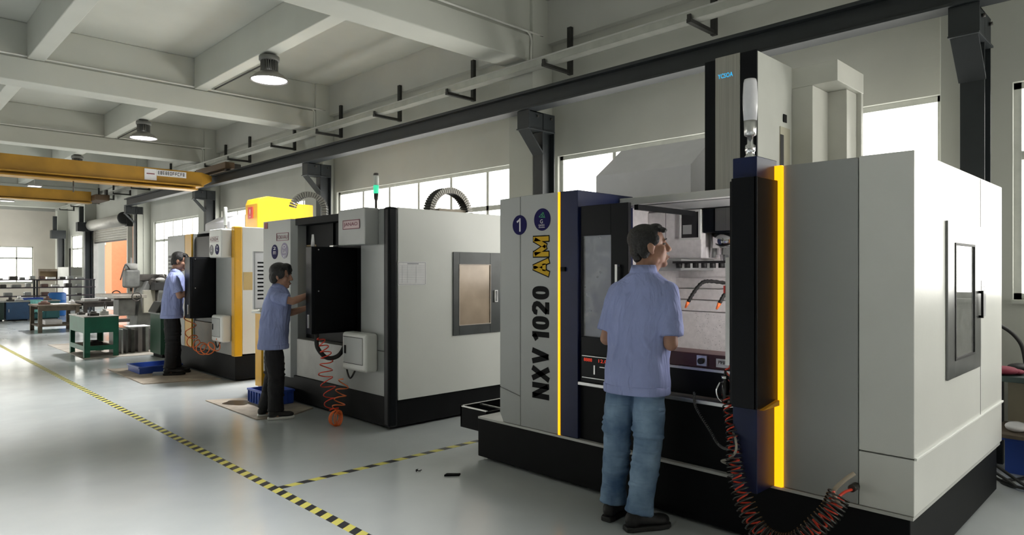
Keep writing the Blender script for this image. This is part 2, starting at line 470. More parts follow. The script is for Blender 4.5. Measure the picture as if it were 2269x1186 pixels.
# ------------------------------------------------------------------ crane runway
t = thing('crane_runway_beam', (5.95, 12, 3.46), 'long dark steel crane runway beam along the right wall', 'steel beam')
B(5.925, 5.965, -5, 22.95, 3.485, 3.655).build('web', DARKST, t)
B(5.85, 6.04, -5, 22.95, 3.46, 3.485).build('bottom_flange', DARKST, t, .003)
B(5.85, 6.04, -5, 22.95, 3.655, 3.68).build('top_flange', DARKST, t, .003)
B(5.92, 5.97, -5, 22.95, 3.68, 3.715).build('rail', DARKST, t, .003)
SCY = [1.147, 5.75, 11.38, 17.05, 22.9]
cols = ['dark steel crane column behind the rear corner of the nearest machine', 'dark steel crane column between the two nearest machines',
        'dark steel crane column behind the arched cable chain of second machine', 'dark steel crane column left of the yellow machine head',
        'dark steel crane column right of the roller door']
for y, lb in zip(SCY, cols):
    t = thing('steel_column', (6.25, y + .06, 0), lb, 'column', 'steel crane columns')
    m = B(6.15, 6.165, y - .02, y + .14, .012, 3.46); m.box(6.165, 6.36, y + .054, y + .068, .012, 3.46); m.box(6.36, 6.375, y - .02, y + .14, .012, 3.46)
    m.build('column_shaft', DARKST, t, .002)
    m = B(5.90, 6.36, y - .02, y - .006, 3.24, 3.459); m.box(5.88, 5.90, y - .04, y + .16, 3.24, 3.459); m.box(5.86, 6.36, y - .04, y + .16, 3.225, 3.24); m.box(5.90, 6.15, y - .02, y + .14, 3.445, 3.459)
    m.build('corbel', DARKST, t, .002)
    MB().prism([(5.885, 3.225), (5.905, 3.225), (6.15, 2.97), (6.15, 2.94)], 'y', y - .03, y + .15).build('brace', DARKST, t, .002)
    B(6.08, 6.42, y - .08, y + .20, 0, .012).build('base_plate', DARKST, t)
    m = MB()
    m.cyl((6.05, y - .022, 3.40), (6.05, y - .045, 3.40), .014); m.cyl((6.3, y - .022, 3.40), (6.3, y - .045, 3.40), .014)
    m.build('bolt', OILIRON, t)
# short far columns
for y, lb, zt in ((29.35, 'short dark steel column left of the roller door', 2.95), (34.05, 'green steel column in the far corner of the hall', 2.85)):
    t = thing('steel_column', (6.25, y, 0), lb, 'column', 'steel crane columns')
    m = B(6.15, 6.17, y - .12, y + .12, .012, zt); m.box(6.17, 6.36, y - .01, y + .01, .012, zt); m.box(6.36, 6.38, y - .12, y + .12, .012, zt)
    m.build('column_shaft', DARKST, t)
    B(5.9, 6.42, y - .16, y + .16, zt, zt + .35).build('corbel', DARKST, t, .005)
    B(5.98, 6.12, y - .06, y + .06, zt + .35, zt + .95).build('hanger', DARKST, t)
    B(6.08, 6.42, y - .2, y + .2, 0, .012).build('base_plate', DARKST, t)

# cable tray on wall brackets
t = thing('cable_tray', (6.06, 14, 4.0), 'thin metal cable tray hung on brackets above the crane runway', 'cable tray')
TRM = mat('tray_metal', (.42, .43, .40), .4, .6, .1)
B(5.99, 6.13, -5, 33.6, 4.005, 4.012).build('tray_floor', TRM, t)
B(5.985, 5.995, -5, 33.6, 4.005, 4.085).build('tray_side', TRM, t)
B(6.125, 6.135, -5, 33.6, 4.005, 4.085).build('tray_side', TRM, t)
m = MB()
m.cyl((6.03, -5, 4.10), (6.03, 33.6, 4.10), .022); m.build('cable', mat('grey_cable', (.62, .62, .60), .4), t)
m = MB(); m.cyl((6.085, -5, 4.092), (6.085, 33.6, 4.092), .018); m.build('cable', mat('dark_cable', (.12, .12, .12), .5), t)
BRM = mat('bracket_iron', (.03, .03, .028), .6, .3, .2)
for y in (-.3, 1.45, 3.55, 5.54, 7.40, 9.26, 11.15, 13.0, 15.2, 16.6, 18.6, 20.6, 22.6, 24.6, 26.6, 28.6, 30.6, 32.6):
    m = B(6.43, 6.479, y - .03, y + .03, 3.96, 4.56); m.box(5.95, 6.43, y - .025, y + .025, 3.965, 4.003); m.box(5.95, 5.97, y - .02, y + .02, 4.003, 4.05)
    m.build('bracket', BRM, t)
# white conduits
CDT = mat('white_conduit', (.62, .62, .58), .5)
for i, y in enumerate((5.97, 11.64, 17.3)):
    m = MB(); yy = y - .018
    m.tube(spline([(-12.5, yy, 4.53), (0, yy, 4.53), (5.9, yy, 4.53), (6.10, yy, 4.53), (6.17, yy, 4.45), (6.17, yy, 4.3), (6.17, yy, 4.12)], 5), .014, 6)
    m.build('conduit', CDT, label=['white conduit along the nearest ceiling beam', 'white conduit along the second ceiling beam', 'white conduit along the third ceiling beam'][i], cat='conduit', group='beam conduits')

# ------------------------------------------------------------------ high bay lamps
LED = emat('lamp_led', (1.0, .97, 1.0), 4.0)
LMP = mat('lamp_grey', (.16, .16, .15), .5, .4, .1)
NTH = ['first', 'second', 'third', 'fourth', 'fifth', 'sixth', 'seventh', 'eighth', 'ninth', 'tenth', 'eleventh', 'twelfth', 'thirteenth', 'fourteenth']
LAMPS = [(4.115, 20.4, 'high-bay lamp hidden behind the nearer crane girder'), (4.115, 31.8, 'high-bay lamp before the end wall'), (4.115, 9.04, 'nearer round high-bay lamp hanging from ceiling joist'), (4.115, 14.76, 'farther round high-bay lamp hanging from ceiling joist')]  # the lamp before the end wall is added to brighten that wall
for k, y in enumerate((-2.3, 3.35, 9.04, 14.76, 20.4, 26.1, 31.8)):  # both rows are unseen, added to brighten the floor and far end
    LAMPS.append((-.43, y, NTH[k] + ' high-bay lamp of the aisle row outside the picture'))
    LAMPS.append((-7.26, y, NTH[k] + ' high-bay lamp of the far left row'))
for x, y, lb in LAMPS:
    t = thing('high_bay_lamp', (x, y, 4.13), lb, 'lamp', 'high-bay lamps')
    MB().lathe([(.252, 0), (.255, .012), (.20, .07), (.115, .125), (.10, .125), (.19, .065), (.242, .005)], (x, y, 4.13), 28, False).build('lamp_shade', mat('lamp_shade_metal', (.28, .27, .25), .4, .6), t)
    MB().lathe([(.236, .010), (.238, .014), (.12, .018)], (x, y, 4.13), 28).build('diffuser', LED, t)
    ld = bpy.data.lights.new('high_bay_beam', 'SPOT'); ld.energy = LAMP_W; ld.color = (1, .985, .97); ld.spot_size = R(86); ld.spot_blend = .7; ld.shadow_soft_size = .18
    lo = bpy.data.objects.new('high_bay_beam', ld); COL.objects.link(lo); lo.parent = t; lo.location = (0, 0, -.005)
    MB().cyl((x, y, 4.255), (x, y, 4.40), .085, n=20).build('heat_sink', LMP, t)
    m = MB()
    for k in range(24):
        a = k * math.pi / 12
        q = MB().box(.08, .118, -.004, .004, 4.255, 4.40)
        m.add(q.xf(Matrix.Translation((x, y, 0)) @ Matrix.Rotation(a, 4, 'Z')))
    m.build('fin', LMP, t, kind='stuff')
    MB().lathe([(.13, 4.40), (.138, 4.405), (.138, 4.46), (.125, 4.47)], (x, y, 0), 24).build('driver_housing', LMP, t)
    m = B(x - .08, x + .08, y - .02, y + .02, 4.487, 4.497); m.box(x - .08, x - .07, y - .02, y + .02, 4.46, 4.487); m.box(x + .07, x + .08, y - .02, y + .02, 4.46, 4.487)
    m.build('hanger', OILIRON, t)
    MB().tube([(x + .1, y, 4.44), (x + .118, y + .15, 4.48), (x + .118, y + 2.3, 4.48)], .012, 6).build('cord', RUBBER, t)
t = thing('flat_lamp', (4.08, 26.0, 4.17), 'small flat lamp hanging far off between the two yellow cranes', 'lamp')
B(3.90, 4.26, 25.85, 26.15, 4.18, 4.24).build('housing', SILVER, t); B(3.92, 4.24, 25.87, 26.13, 4.172, 4.18).build('diffuser', LED, t)
MB().cyl((4.08, 26.0, 4.24), (4.08, 26.0, 4.50), .012).build('rod', SILVER, t)

# ------------------------------------------------------------------ overhead cranes
def crane(y, z0, z1, xe, label, sign):
    t = thing('overhead_crane', (0, y, z0), label, 'crane', 'overhead cranes')
    B(-12.5, xe, y, y + .30, z0 + .07, z1).build('girder', CRANEY, t, .006)
    B(-12.5, xe, y - .10, y + .40, z0 + .045, z0 + .07).build('flange_plate', CRANEY, t, .004)
    m = B(-12.5, xe - .1, y - .04, y + .34, z0 - .03, z0); m.box(-12.5, xe - .1, y + .13, y + .17, z0, z0 + .045); m.build('hoist_rail', CRANEY, t, .004)
    MB().prism([(xe + .0, z1), (xe + .22, z1 - .06), (xe + .22, z0 + .2), (xe, z0 + .07)], 'y', y + .02, y + .28).build('girder_end', CRANEY, t, .004)
    m = B(5.84, 6.05, y - .75, y + 1.05, 3.76, 3.90); m.build('end_carriage', mat('crane_brown', (.10, .06, .03), .6), t, .01)
    for yy in (y - .6, y + .9):
        MB().cyl((5.90, yy, 3.785), (5.99, yy, 3.785), .07).build('wheel', OILIRON, t)
    B(6.06, 6.26, y - .6, y - .3, 3.74, 3.9).build('travel_motor', OILIRON, t, .02)
    if sign:
        s = B(4.42, 4.66, y - .012, y, 3.44, 3.68).build('sign_plate', PAPER, t)
        B(4.46, 4.62, y - .015, y - .0122, 3.565, 3.585).build('red_mark', mat('dark_red_ink', (.20, .02, .04), .6), s)
        s = B(4.665, 5.27, y - .012, y, 3.545, 3.675).build('sign_strip', PAPER, t)
        mm = MB(); random.seed(3); x = 4.69
        while x < 5.24:
            w = random.choice((.028, .035, .04))
            mm.box(x, x + .008, y - .015, y - .0122, 3.58, 3.65); mm.box(x, x + w, y - .015, y - .0122, 3.64, 3.652)
            if random.random() < .7: mm.box(x, x + w, y - .015, y - .0122, 3.607, 3.62)
            if random.random() < .7: mm.box(x, x + w, y - .015, y - .0122, 3.578, 3.59)
            if random.random() < .7: mm.box(x + w - .008, x + w, y - .015, y - .0122, 3.585, 3.648)
            x += w + .016
        mm.build('sign_lettering', INK, s)
    return t
crane(15.8, 3.33, 3.71, 5.62, 'nearer yellow overhead crane girder with white sign', True)
t = thing('overhead_crane', (0, 24.4, 3.64), 'farther plain yellow overhead crane girder', 'crane', 'overhead cranes')
B(-12.5, 5.3, 24.4, 24.7, 3.66, 3.97).build('girder', CRANEY, t, .006); B(-12.5, 5.3, 24.3, 24.8, 3.60, 3.63).build('flange_plate', CRANEY, t)
B(-12.5, 5.3, 24.53, 24.57, 3.63, 3.66).build('rail_web', CRANEY, t)
B(5.3, 5.7, 23.9, 25.2, 3.68, 3.86).build('end_carriage', MATS['crane_brown'], t, .02)
B(5.66, 5.72, 24.2, 24.4, 3.80, 4.05).build('bumper', OILIRON, t)
MB().tube([(3.15, 15.95, 3.30), (3.15, 15.95, 3.2), (3.15, 15.95, 3.08)], .012, 6).build('chain', OILIRON, label='thin chain dangling below the nearer crane', cat='chain')

# ------------------------------------------------------------------ roller door
d0, d1, dz = DOOR
t = thing('door_1', (XW, (d0 + d1) / 2, 0), 'roller shutter door half raised onto daylight', 'roller door', None, 'structure')
SHM = mat('shutter_grey', (.60, .58, .53), .45, .2, .06)
MB().cyl((6.36, d0 + .12, 3.18), (6.36, d1 - .05, 3.18), .20, n=24).build('shutter_drum', SHM, t)
z = 2.98
k = 0
while z > 2.62:
    MB().prism([(6.50, z), (6.475, z - .03), (6.475, z - .06), (6.50, z - .085), (6.52, z - .085), (6.52, z)], 'y', d0 + .1, d1 - .1).build('shutter_slat', SHM, t)
    z -= .088
B(6.46, 6.54, d0 + .1, d1 - .1, z - .03, z).build('bottom_bar', OILIRON, t)
for y in (d0, d1 - .12):
    B(6.42, 6.575, y, y + .12, 0, 3.0).build('guide_rail', SHM, t, .006)
MB().lathe([(.06, 0), (.17, 0), (.20, .03), (.20, .07), (.17, .1), (.06, .1)], (0, 0, 0), 24).xf(Matrix.Translation((6.3, d0 + .0, 3.22)) @ Matrix.Rotation(R(90), 4, 'X')).build('chain_wheel', RUBBER, t)
B(6.36, 6.56, d0 - .12, d0 + .1, 2.95, 3.2).build('shutter_motor', RUBBER, t, .02)
# outside the door
B(XW + .31, 40, 10, 70, -.22, -.02).build('ground', mat('yard_concrete', (.62, .60, .56), .9), label='pale concrete yard outside the roller door', kind='structure')
ORW = mat('orange_render', (.80, .34, .17), .9, 0, .04)
t = thing('orange_building', (14, 44, 0), 'orange rendered building seen through the roller door', 'building')
B(13.0, 13.5, 30, 60, -.02, 3.35).build('wall', ORW, t); B(11.5, 13.0, 47.8, 49.2, -.02, 6).build('pier', ORW, t)
B(12.9, 13.6, 30, 60, 3.35, 3.6).build('parapet', mat('white_render', (.8, .76, .7), .9), t)
for yy in (38.5, 43):
    w = B(12.9, 13.0, yy, yy + 2.6, 1.2, 2.5).build('window', MATS['white_render'], t)
    B(12.88, 12.9, yy + .2, yy + 2.4, 1.3, 2.4).build('pane', mat('grey_pane', (.35, .4, .42), .2), w)
B(11.6, 12.4, 40.2, 43.6, -.02, 1.3).build('parked_van', mat('van_white', (.85, .85, .85), .3), label='pale vehicle parked outside the roller door', cat='vehicle', bevel=.15)

# ------------------------------------------------------------------ hazard tape on the floor
HZ1 = stripes('hazard_tape_long', (.72, .66, .16), (.035, .035, .04), .118, (.45, -.9, 0))
HZ2 = stripes('hazard_tape_cross', (.72, .66, .16), (.035, .035, .04), .16, (.9, .45, 0))
B(1.99, 2.06, -5, 20, 0, .0012).build('hazard_tape', HZ1, label='long yellow and black striped floor tape along the aisle', cat='floor tape')
B(2.061, 3.95, 4.335, 4.395, 0, .0012).build('hazard_tape', HZ2, label='short striped floor tape running to the nearest machine', cat='floor tape')
# ================================================================== machine with amber light strips (nearest)
U, V = (0, -1, 0), (0, 0, 1)          # text directions on faces that look towards the aisle (-x)
AMBER = emat('amber_strip', (1.0, .40, .005), 1.75)
SEAMM = mat('seam_dark', (.06, .06, .06), .7)
GOLD = mat('gold_print', (.62, .38, .02), .6, spec=.2)
DECAL = mat('decal_navy', (.008, .006, .075), .6, spec=.15)
WPRINT = mat('white_print', (.75, .74, .80), .5)
M1 = thing('machining_center', (4.5, 2.4, 0), 'large white and navy machining centre with amber light strips, nearest one', 'machine')
base = B(3.505, 5.44, .93, 3.963, .02, .318).build('base', BLACK, M1, .006)
for (x, y) in ((3.6, 1.05), (3.6, 3.85), (5.3, 1.05), (5.3, 3.85)):
    MB().cyl((x, y, 0), (x, y, .02), .05).build('foot', OILIRON, M1)
m = B(3.495, 5.46, .915, 3.95, .318, .334)
m.build('base_trim', mat('trim_grey', (.5, .5, .48), .4), M1)
# left cabinet: outer panel, chamfered lower corner, inner panel
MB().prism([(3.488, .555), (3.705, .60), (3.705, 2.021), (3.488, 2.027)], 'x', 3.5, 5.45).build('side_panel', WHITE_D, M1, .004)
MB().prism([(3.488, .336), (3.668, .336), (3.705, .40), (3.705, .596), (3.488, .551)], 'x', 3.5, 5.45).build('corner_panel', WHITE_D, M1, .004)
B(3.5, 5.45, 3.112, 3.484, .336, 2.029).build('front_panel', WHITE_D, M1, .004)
B(3.52, 5.40, 3.112, 3.69, .34, 2.02).build('panel_core', SEAMM, M1)
B(3.494, 3.512, 3.098, 3.111, .336, 2.028).build('light_strip', AMBER, M1)
NJ = B(3.502, 4.14, 2.937, 3.097, .336, 2.03).build('door_jamb', NAVY, M1, .004)
B(3.49, 3.502, 3.045, 3.085, 1.475, 1.505).build('switch', BLACK, NJ)
# printing on the front
ZU, YU = (0, 0, 1), (0, 1, 0)
for b_ in heavy('NXV 1020', ZU, YU, (3.4992, 3.198, .565), .805, .165, .24): b_.build('letter', INK, M1, fix=False)
for b_ in heavy('AM', ZU, YU, (3.4990, 3.200, 1.440), .285, .150, .24, .045): b_.build('letter_outline', INK, M1, fix=False)
for b_ in heavy('AM', ZU, YU, (3.4978, 3.200, 1.440), .285, .150, .22): b_.build('letter', GOLD, M1, fix=False, label='gold letter above the black model name')
s = disc((3.499, 3.492, 1.817), U, V, .073, .073).build('number_badge', DECAL, M1)
heavy('1', U, V, (3.4965, 3.522, 1.768), .052, .098, .14)[0].build('numeral', WPRINT, s, fix=False)
s = disc((3.499, 3.264, 1.845), U, V, .080, .080).build('logo_badge', DECAL, M1)
G_ = mat('green_print', (.05, .30, .16), .5)
m = MB()
for a, b_ in (((.03, .02), (-.012, .052)), ((.03, .02), (-.028, .012)), ((-.012, .052), (-.028, .012)), ((.008, .038), (-.026, .012)), ((-.012, .052), (.004, .014))):
    m.tube([(3.4965, 3.264 + a[0], 1.845 + a[1]), (3.4965, 3.264 + b_[0], 1.845 + b_[1])], .0028, 4)
m.build('emblem', G_, s)
m = MB().add(text('G', U, V, (3.4965, 3.282, 1.818), .026, .028)); m.add(text('GAVDO', U, V, (3.4965, 3.297, 1.796), .058, .016)); m.box(3.4955, 3.4968, 3.238, 3.297, 1.787, 1.790)
m.build('emblem_text', WPRINT, s)
# right cabinet
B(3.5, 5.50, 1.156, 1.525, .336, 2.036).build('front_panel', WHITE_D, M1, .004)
MB().prism([(3.5, .605), (5.50, .605), (5.50, 2.04), (3.5, 2.04)], 'y', .912, 1.152).build('corner_panel', WHITE_M, M1, .004)
MB().prism([(3.5, .336), (5.50, .336), (5.50, .599), (3.5, .599)], 'y', .912, 1.152).build('lower_panel', WHITE_M, M1, .004)
B(3.53, 5.48, .93, 1.53, .34, 2.03).build('panel_core', SEAMM, M1)
B(3.502, 5.50, .901, .9125, .598, .610).build('edge_trim', WHITE_T, M1, .002)  # white colour stands in for light caught along the trim
B(4.856, 4.860, .9105, .913, .61, 2.035).build('panel_seam', SEAMM, M1)
B(3.484, 3.512, 1.526, 1.566, .336, 2.036).build('light_strip', AMBER, M1)
# maintenance door in the right side
D = frame_ring(4.053, 4.815, .906, 1.742, .155, .900, .911, 'y')
D = MB().box(4.053, 4.205, .900, .911, .906, 1.742).box(4.64, 4.815, .900, .911, .906, 1.742).box(4.205, 4.64, .900, .911, .906, 1.003).box(4.205, 4.64, .900, .911, 1.622, 1.742)
D = D.build('side_door', mat('satin_dark_metal', (.20, .205, .205), .30, .75, .1), M1, .003)
B(4.205, 4.64, .904, .907, 1.003, 1.622).build('pane', glass('side_glass', (.55, .56, .55), .5, .04, .25), D)
frame_ring(4.198, 4.648, .996, 1.630, .012, .896, .901, 'y').build('gasket', RUBBER, D)
m = B(4.752, 4.772, .878, .888, 1.20, 1.36); m.box(4.752, 4.772, .888, .900, 1.20, 1.215); m.box(4.752, 4.772, .888, .900, 1.345, 1.36); m.build('door_handle', BLACK, D)
s = B(4.865, 4.985, .9065, .9095, 1.20, 1.42).build('document_sleeve', mat('clear_sleeve', (.66, .66, .68), .15), M1)
m = MB()
for k in range(8): m.box(4.875, 4.975 - (k % 3) * .015, .9055, .9063, 1.225 + k * .022, 1.229 + k * .022)
m.build('print_lines', mat('grey_ink', (.35, .35, .38), .6), s)
# pillar with the operator console (right of the opening)
B(3.285, 3.52, 1.568, 1.70, .336, 2.068).build('pillar', NAVY, M1, .004)
c = B(3.245, 3.2845, 1.552, 1.688, .775, 1.958); c.box(3.245, 3.50, 1.548, 1.567, .775, 1.958); c.box(3.286, 3.5, 1.701, 1.718, .78, 1.95)
CON = c.build('operator_console', BLACKG, M1, .004)
B(3.41, 3.49, 1.7185, 1.726, 1.30, 1.80).build('screen', mat('screen_dark', (.02, .03, .035), .1), CON)
B(3.31, 3.40, 1.7185, 1.73, 1.02, 1.50).build('key_rail', SILVER, CON)
B(3.287, 3.309, 1.7185, 1.742, .98, 1.55).build('grip_bar', SILVER, CON)
B(3.284, 3.3095, 1.7425, 1.752, 1.36, 1.40).build('stop_button', REDP, CON)
MB().prism([(3.27, .772), (3.46, .772), (3.46, .80)], 'y', 1.528, 1.548).build('console_lip', mat('brass_lip', (.7, .35, .03), .3), CON)  # amber light falling on the lip is painted as its colour
# stack light on the pillar
SL = thing('signal_tower', (3.36, 1.64, 2.068), 'white frosted signal tower on top of the navy pillar', 'signal lamp')
MB().lathe([(.028, 0), (.030, .01), (.022, .02), (.022, .035), (.026, .04), (.026, .07), (.016, .078), (.016, .12)], (3.36, 1.64, 2.068)).build('bracket', CHROME, SL)
MB().lathe([(.024, .12), (.030, .125), (.033, .20)], (3.36, 1.64, 2.068)).build('collar', SILVER, SL)
MB().lathe([(.033, .20), (.038, .29), (.038, .33), (.034, .40), (.030, .418)], (3.36, 1.64, 2.068)).build('lens', mat('frosted_lens', (.72, .72, .76), .25), SL)
# roof, header, opening
B(3.97, 4.03, 1.536, 2.936, 1.952, 2.004).build('header', WHITE_M, M1, .004)
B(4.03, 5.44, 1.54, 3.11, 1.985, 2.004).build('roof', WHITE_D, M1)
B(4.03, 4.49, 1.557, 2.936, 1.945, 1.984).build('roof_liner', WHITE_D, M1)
B(3.58, 4.28, 2.50, 2.53, 1.872, 1.905).build('door_rail', BLACK, M1)
INT = mat('interior_white', (.78, .75, .74), .45, 0, .08, 25)
B(5.02, 5.06, 1.54, 3.11, .60, 1.984).build('interior_back', INT, M1)
B(3.60, 5.02, 3.09, 3.108, .60, 1.984).build('interior_side', INT, M1)
B(4.10, 5.02, 1.54, 1.556, .60, 1.984).build('interior_side', INT, M1)
B(3.8, 5.02, 1.557, 3.089, .60, .64).build('interior_floor', INT, M1)
UP = B(4.56, 5.019, 2.612, 3.089, 1.575, 1.944).build('magazine_cover', INT, M1, .006)
MB().poly([(4.5595, 2.925, 1.58), (4.5595, 2.921, 1.58), (4.5595, 2.921, 1.94), (4.5595, 2.925, 1.94)]).build('cover_seam', SEAMM, UP)
frame_ring(2.613, 2.795, 1.715, 1.944, .016, 4.545, 4.5595).build('hatch_frame', WHITE_M, UP)
B(4.552, 4.558, 2.629, 2.779, 1.732, 1.928).build('hatch_pane', mat('smoked_pane', (.035, .035, .035), .15), UP)
B(4.549, 4.5515, 2.69, 2.765, 1.76, 1.83).build('hatch_card', WHITE_D, UP)
B(4.50, 5.0, 2.75, 3.05, 1.48, 1.574).build('tool_arm_housing', WHITE_D, M1, .01)
m = B(4.46, 4.52, 2.28, 2.80, 1.535, 1.552)
for k in range(7): m.cyl((4.49, 2.34 + k * .07, 1.50), (4.49, 2.34 + k * .07, 1.552), .022)
m.build('tool_arm', RUBBER, M1)
for z, d in ((1.42, .05), (1.33, .12), (1.24, .19)):
    B(5.019 - d, 5.019, 1.557, 3.089, z - .085, z).build('way_cover_step', INT, M1, .003)
B(4.80, 5.019, 1.557, 3.089, .64, 1.15).build('way_cover_lower', INT, M1, .003)
# speckled chips on the lower cover
random.seed(11); m = MB()
for k in range(380):
    yy = 1.75 + random.random() * 1.05; zz = .84 + random.random() * .30; r = .0016 + random.random() * .002
    m.poly([(4.7992, yy - r, zz), (4.7992, yy, zz - r), (4.7992, yy + r, zz), (4.7992, yy, zz + r)])
m.build('chip_specks', mat('chip_grey', (.25, .24, .24), .5), M1, kind='stuff', fix=False)
for y in (2.59, 2.335):
    m = MB(); pts = spline([(4.79, y - .05, 1.385), (4.6, y - .02, 1.40), (4.52, y, 1.385), (4.48, y + .045, 1.31), (4.46, y + .075, 1.245)], 6)
    m.tube(pts, [.012 + .004 * (i % 2) for i in range(len(pts))], 8)
    h = m.build('coolant_hose', RUBBER, M1)
    MB().cyl((4.46, y + .075, 1.245), (4.445, y + .09, 1.20), .014, .007).build('nozzle', ORANGEH, h)
B(3.95, 4.75, 1.75, 2.90, .80, .86).build('work_table', GREYIRON, M1, .004)
# lamp inside the working room
B(4.14, 4.20, 1.557, 1.575, 1.10, 1.86).build('work_lamp', emat('work_lamp_led', (1.0, .96, .95), 65.0), M1)
B(3.75, 3.80, 3.074, 3.089, 1.08, 1.62).build('work_lamp', emat('side_lamp_led', (1.0, .98, .96), 7.0), M1)
# spindle head and column
HD = B(4.56, 5.15, 2.176, 2.245, 2.0045, 3.05)
HD = B(4.575, 5.148, 2.176, 2.585, 2.0045, 3.045).build('head_cover', mat('head_cover_grey', (.58, .59, .55), .33, 0, .03), M1, .004)
B(4.553, 4.575, 2.30, 2.494, 2.0045, 3.055).build('centre_strip', STEEL, HD, .002)
B(4.560, 4.575, 2.178, 2.300, 2.0045, 3.052).build('dark_strip', BLACKG, HD); B(4.560, 4.575, 2.494, 2.583, 2.0045, 3.044).build('dark_strip', BLACKG, HD)
text('YCSOA', U, V, (4.5528, 2.472, 2.895), .118, .034, .01).build('brand_light', emat('blue_light', (.03, .45, .85), 1.0), HD, label='small glowing blue lettering')
c = B(4.93, 5.10, 2.170, 2.1765, 2.02, 2.56).build('inspection_hatch', mat('hatch_tan', (.45, .43, .33), .4), HD)
B(4.93, 4.985, 2.168, 2.170, 2.02, 2.5).build('hatch_gap', RUBBER, c)
B(4.985, 5.04, 2.168, 2.172, 2.60, 2.66).build('plate', INK, HD)
B(4.56, 5.0, 2.18, 2.60, 1.765, 1.944).build('head_lower', BLACKG, M1, .004); B(4.552, 4.56, 2.30, 2.494, 1.775, 1.944).build('head_lower_face', STEEL, M1)
MB().lathe([(.115, 1.76), (.115, 1.65), (.085, 1.648), (.085, 1.60), (.06, 1.598), (.05, 1.545), (.028, 1.54), (.022, 1.50)], (4.68, 2.46, 0), 28).build('spindle', CHROME, M1)
MB().cyl((4.70, 2.585, 1.765), (4.70, 2.585, 1.58), .035).build('air_cylinder', SILVER, M1)
CB = mat('column_box_grey', (.60, .60, .55), .35, 0, .03)
B(5.149, 5.70, 1.84, 2.174, 2.88, 3.035).build('motor_cover', CB, M1, .003)
B(5.149, 5.45, 2.02, 2.58, 2.0045, 2.879).build('column_box', CB, M1, .003)
B(5.45, 5.70, 1.88, 2.58, 2.0045, 2.879).build('cable_box', CB, M1, .003)
B(5.66, 5.702, 1.845, 1.879, 2.0045, 2.88).build('cable_box_edge', CB, M1)
# magazine hood left of the head
MB().prism([(4.62, 2.0045), (5.35, 2.0045), (5.35, 2.57), (4.98, 2.57), (4.62, 2.305)], 'y', 2.735, 3.67).build('magazine_hood', mat('hood_grey', (.78, .77, .82), .4, 0, .03), M1, .005)
# left sliding door with window
m = MB().box(3.52, 3.555, 2.535, 2.672, .73, 1.918).box(3.52, 3.555, 2.672, 2.925, 1.715, 1.918).box(3.52, 3.555, 2.672, 2.925, .73, 1.035).box(3.52, 3.555, 2.912, 2.925, 1.035, 1.715)
DR = m.build('sliding_door', BLACKG, M1, .003)
B(3.535, 3.54, 2.672, 2.912, 1.035, 1.715).build('pane', glass('door_glass', (.92, .93, .93), .06, .05, .25), DR)
m = B(3.49, 3.50, 2.60, 2.618, 1.40, 1.52); m.box(3.50, 3.52, 2.60, 2.618, 1.40, 1.415); m.box(3.50, 3.52, 2.60, 2.618, 1.505, 1.52); m.build('door_handle', SILVER, DR)
# lower front
B(3.53, 3.56, 1.719, 2.936, .336, .705).build('apron', BLACK, M1); B(3.50, 3.56, 1.719, 2.936, .705, .728).build('apron_rail', SILVER, M1, .003)
B(3.62, 3.66, 1.719, 2.936, .728, .90).build('sill', BLACKG, M1)
SB = B(3.60, 3.80, 1.719, 2.53, .90, .985).build('sill_band', mat('maroon_paint', (.055, .012, .014), .35), M1, .004)
B(3.585, 3.60, 1.719, 2.53, .885, .90).build('sill_edge', SILVER, M1)
s = B(3.585, 3.60, 2.02, 2.085, .915, .975).build('push_button_plate', SILVER, SB); MB().cyl((3.585, 2.052, .944), (3.565, 2.052, .944), .018).build('button', RUBBER, s)
s = B(3.597, 3.60, 1.85, 1.965, .915, .965).build('label_plate', PAPER, SB)
text('PMPO', U, V, (3.5965, 1.95, .935), .07, .02, .0).build('label_text', INK, s)
s = B(3.505, 3.53, 2.66, 2.90, .765, .905).build('gauge_panel', BLACKG, M1)
RED = emat('red_digits', (1.0, .06, .02), .6)
text('8888', U, V, (3.504, 2.885, .872), .07, .022).build('digits', RED, s); text('12.0', U, V, (3.504, 2.76, .872), .07, .022).build('digits', RED, s)
m = B(3.50, 3.505, 2.788, 2.80, .79, .85); m.box(3.50, 3.505, 2.66, 2.90, .905, .91); m.box(3.50, 3.505, 2.66, 2.90, .76, .765); m.box(3.50, 3.505, 2.70, 2.75, .84, .846); m.build('gauge_marks', SILVER, s)
B(3.53, 3.62, 2.53, 2.936, .728, 1.0).build('sill_left', BLACK, M1)
# chip tray at the left end
TR = thing('chip_tray', (4.2, 4.13, .18), 'black chip tray with metal bars beside the nearest machine', 'tray')
m = B(3.60, 5.0, 3.964, 4.29, .18, .20); m.box(3.60, 3.615, 3.964, 4.29, .20, .35); m.box(3.60, 5.0, 4.275, 4.29, .20, .35); m.box(4.985, 5.0, 3.964, 4.29, .2, .35); m.box(3.60, 5.0, 3.964, 3.975, .2, .35)
m.build('pan', BLACK, TR)
m = B(3.595, 5.0, 4.272, 4.293, .35, .356); m.box(3.595, 3.617, 3.97, 4.293, .35, .356); m.build('rim', SILVER, TR)
for k, x in enumerate((3.80, 4.10, 4.40, 4.70)):
    B(x, x + .012, 3.976, 4.274, .335, .347).build('bar', SILVER, TR)
MB().cyl((4.3, 4.13, 0), (4.3, 4.13, .18), .04).build('leg', BLACK, TR); MB().cyl((4.8, 4.13, 0), (4.8, 4.13, .18), .04).build('leg', BLACK, TR)
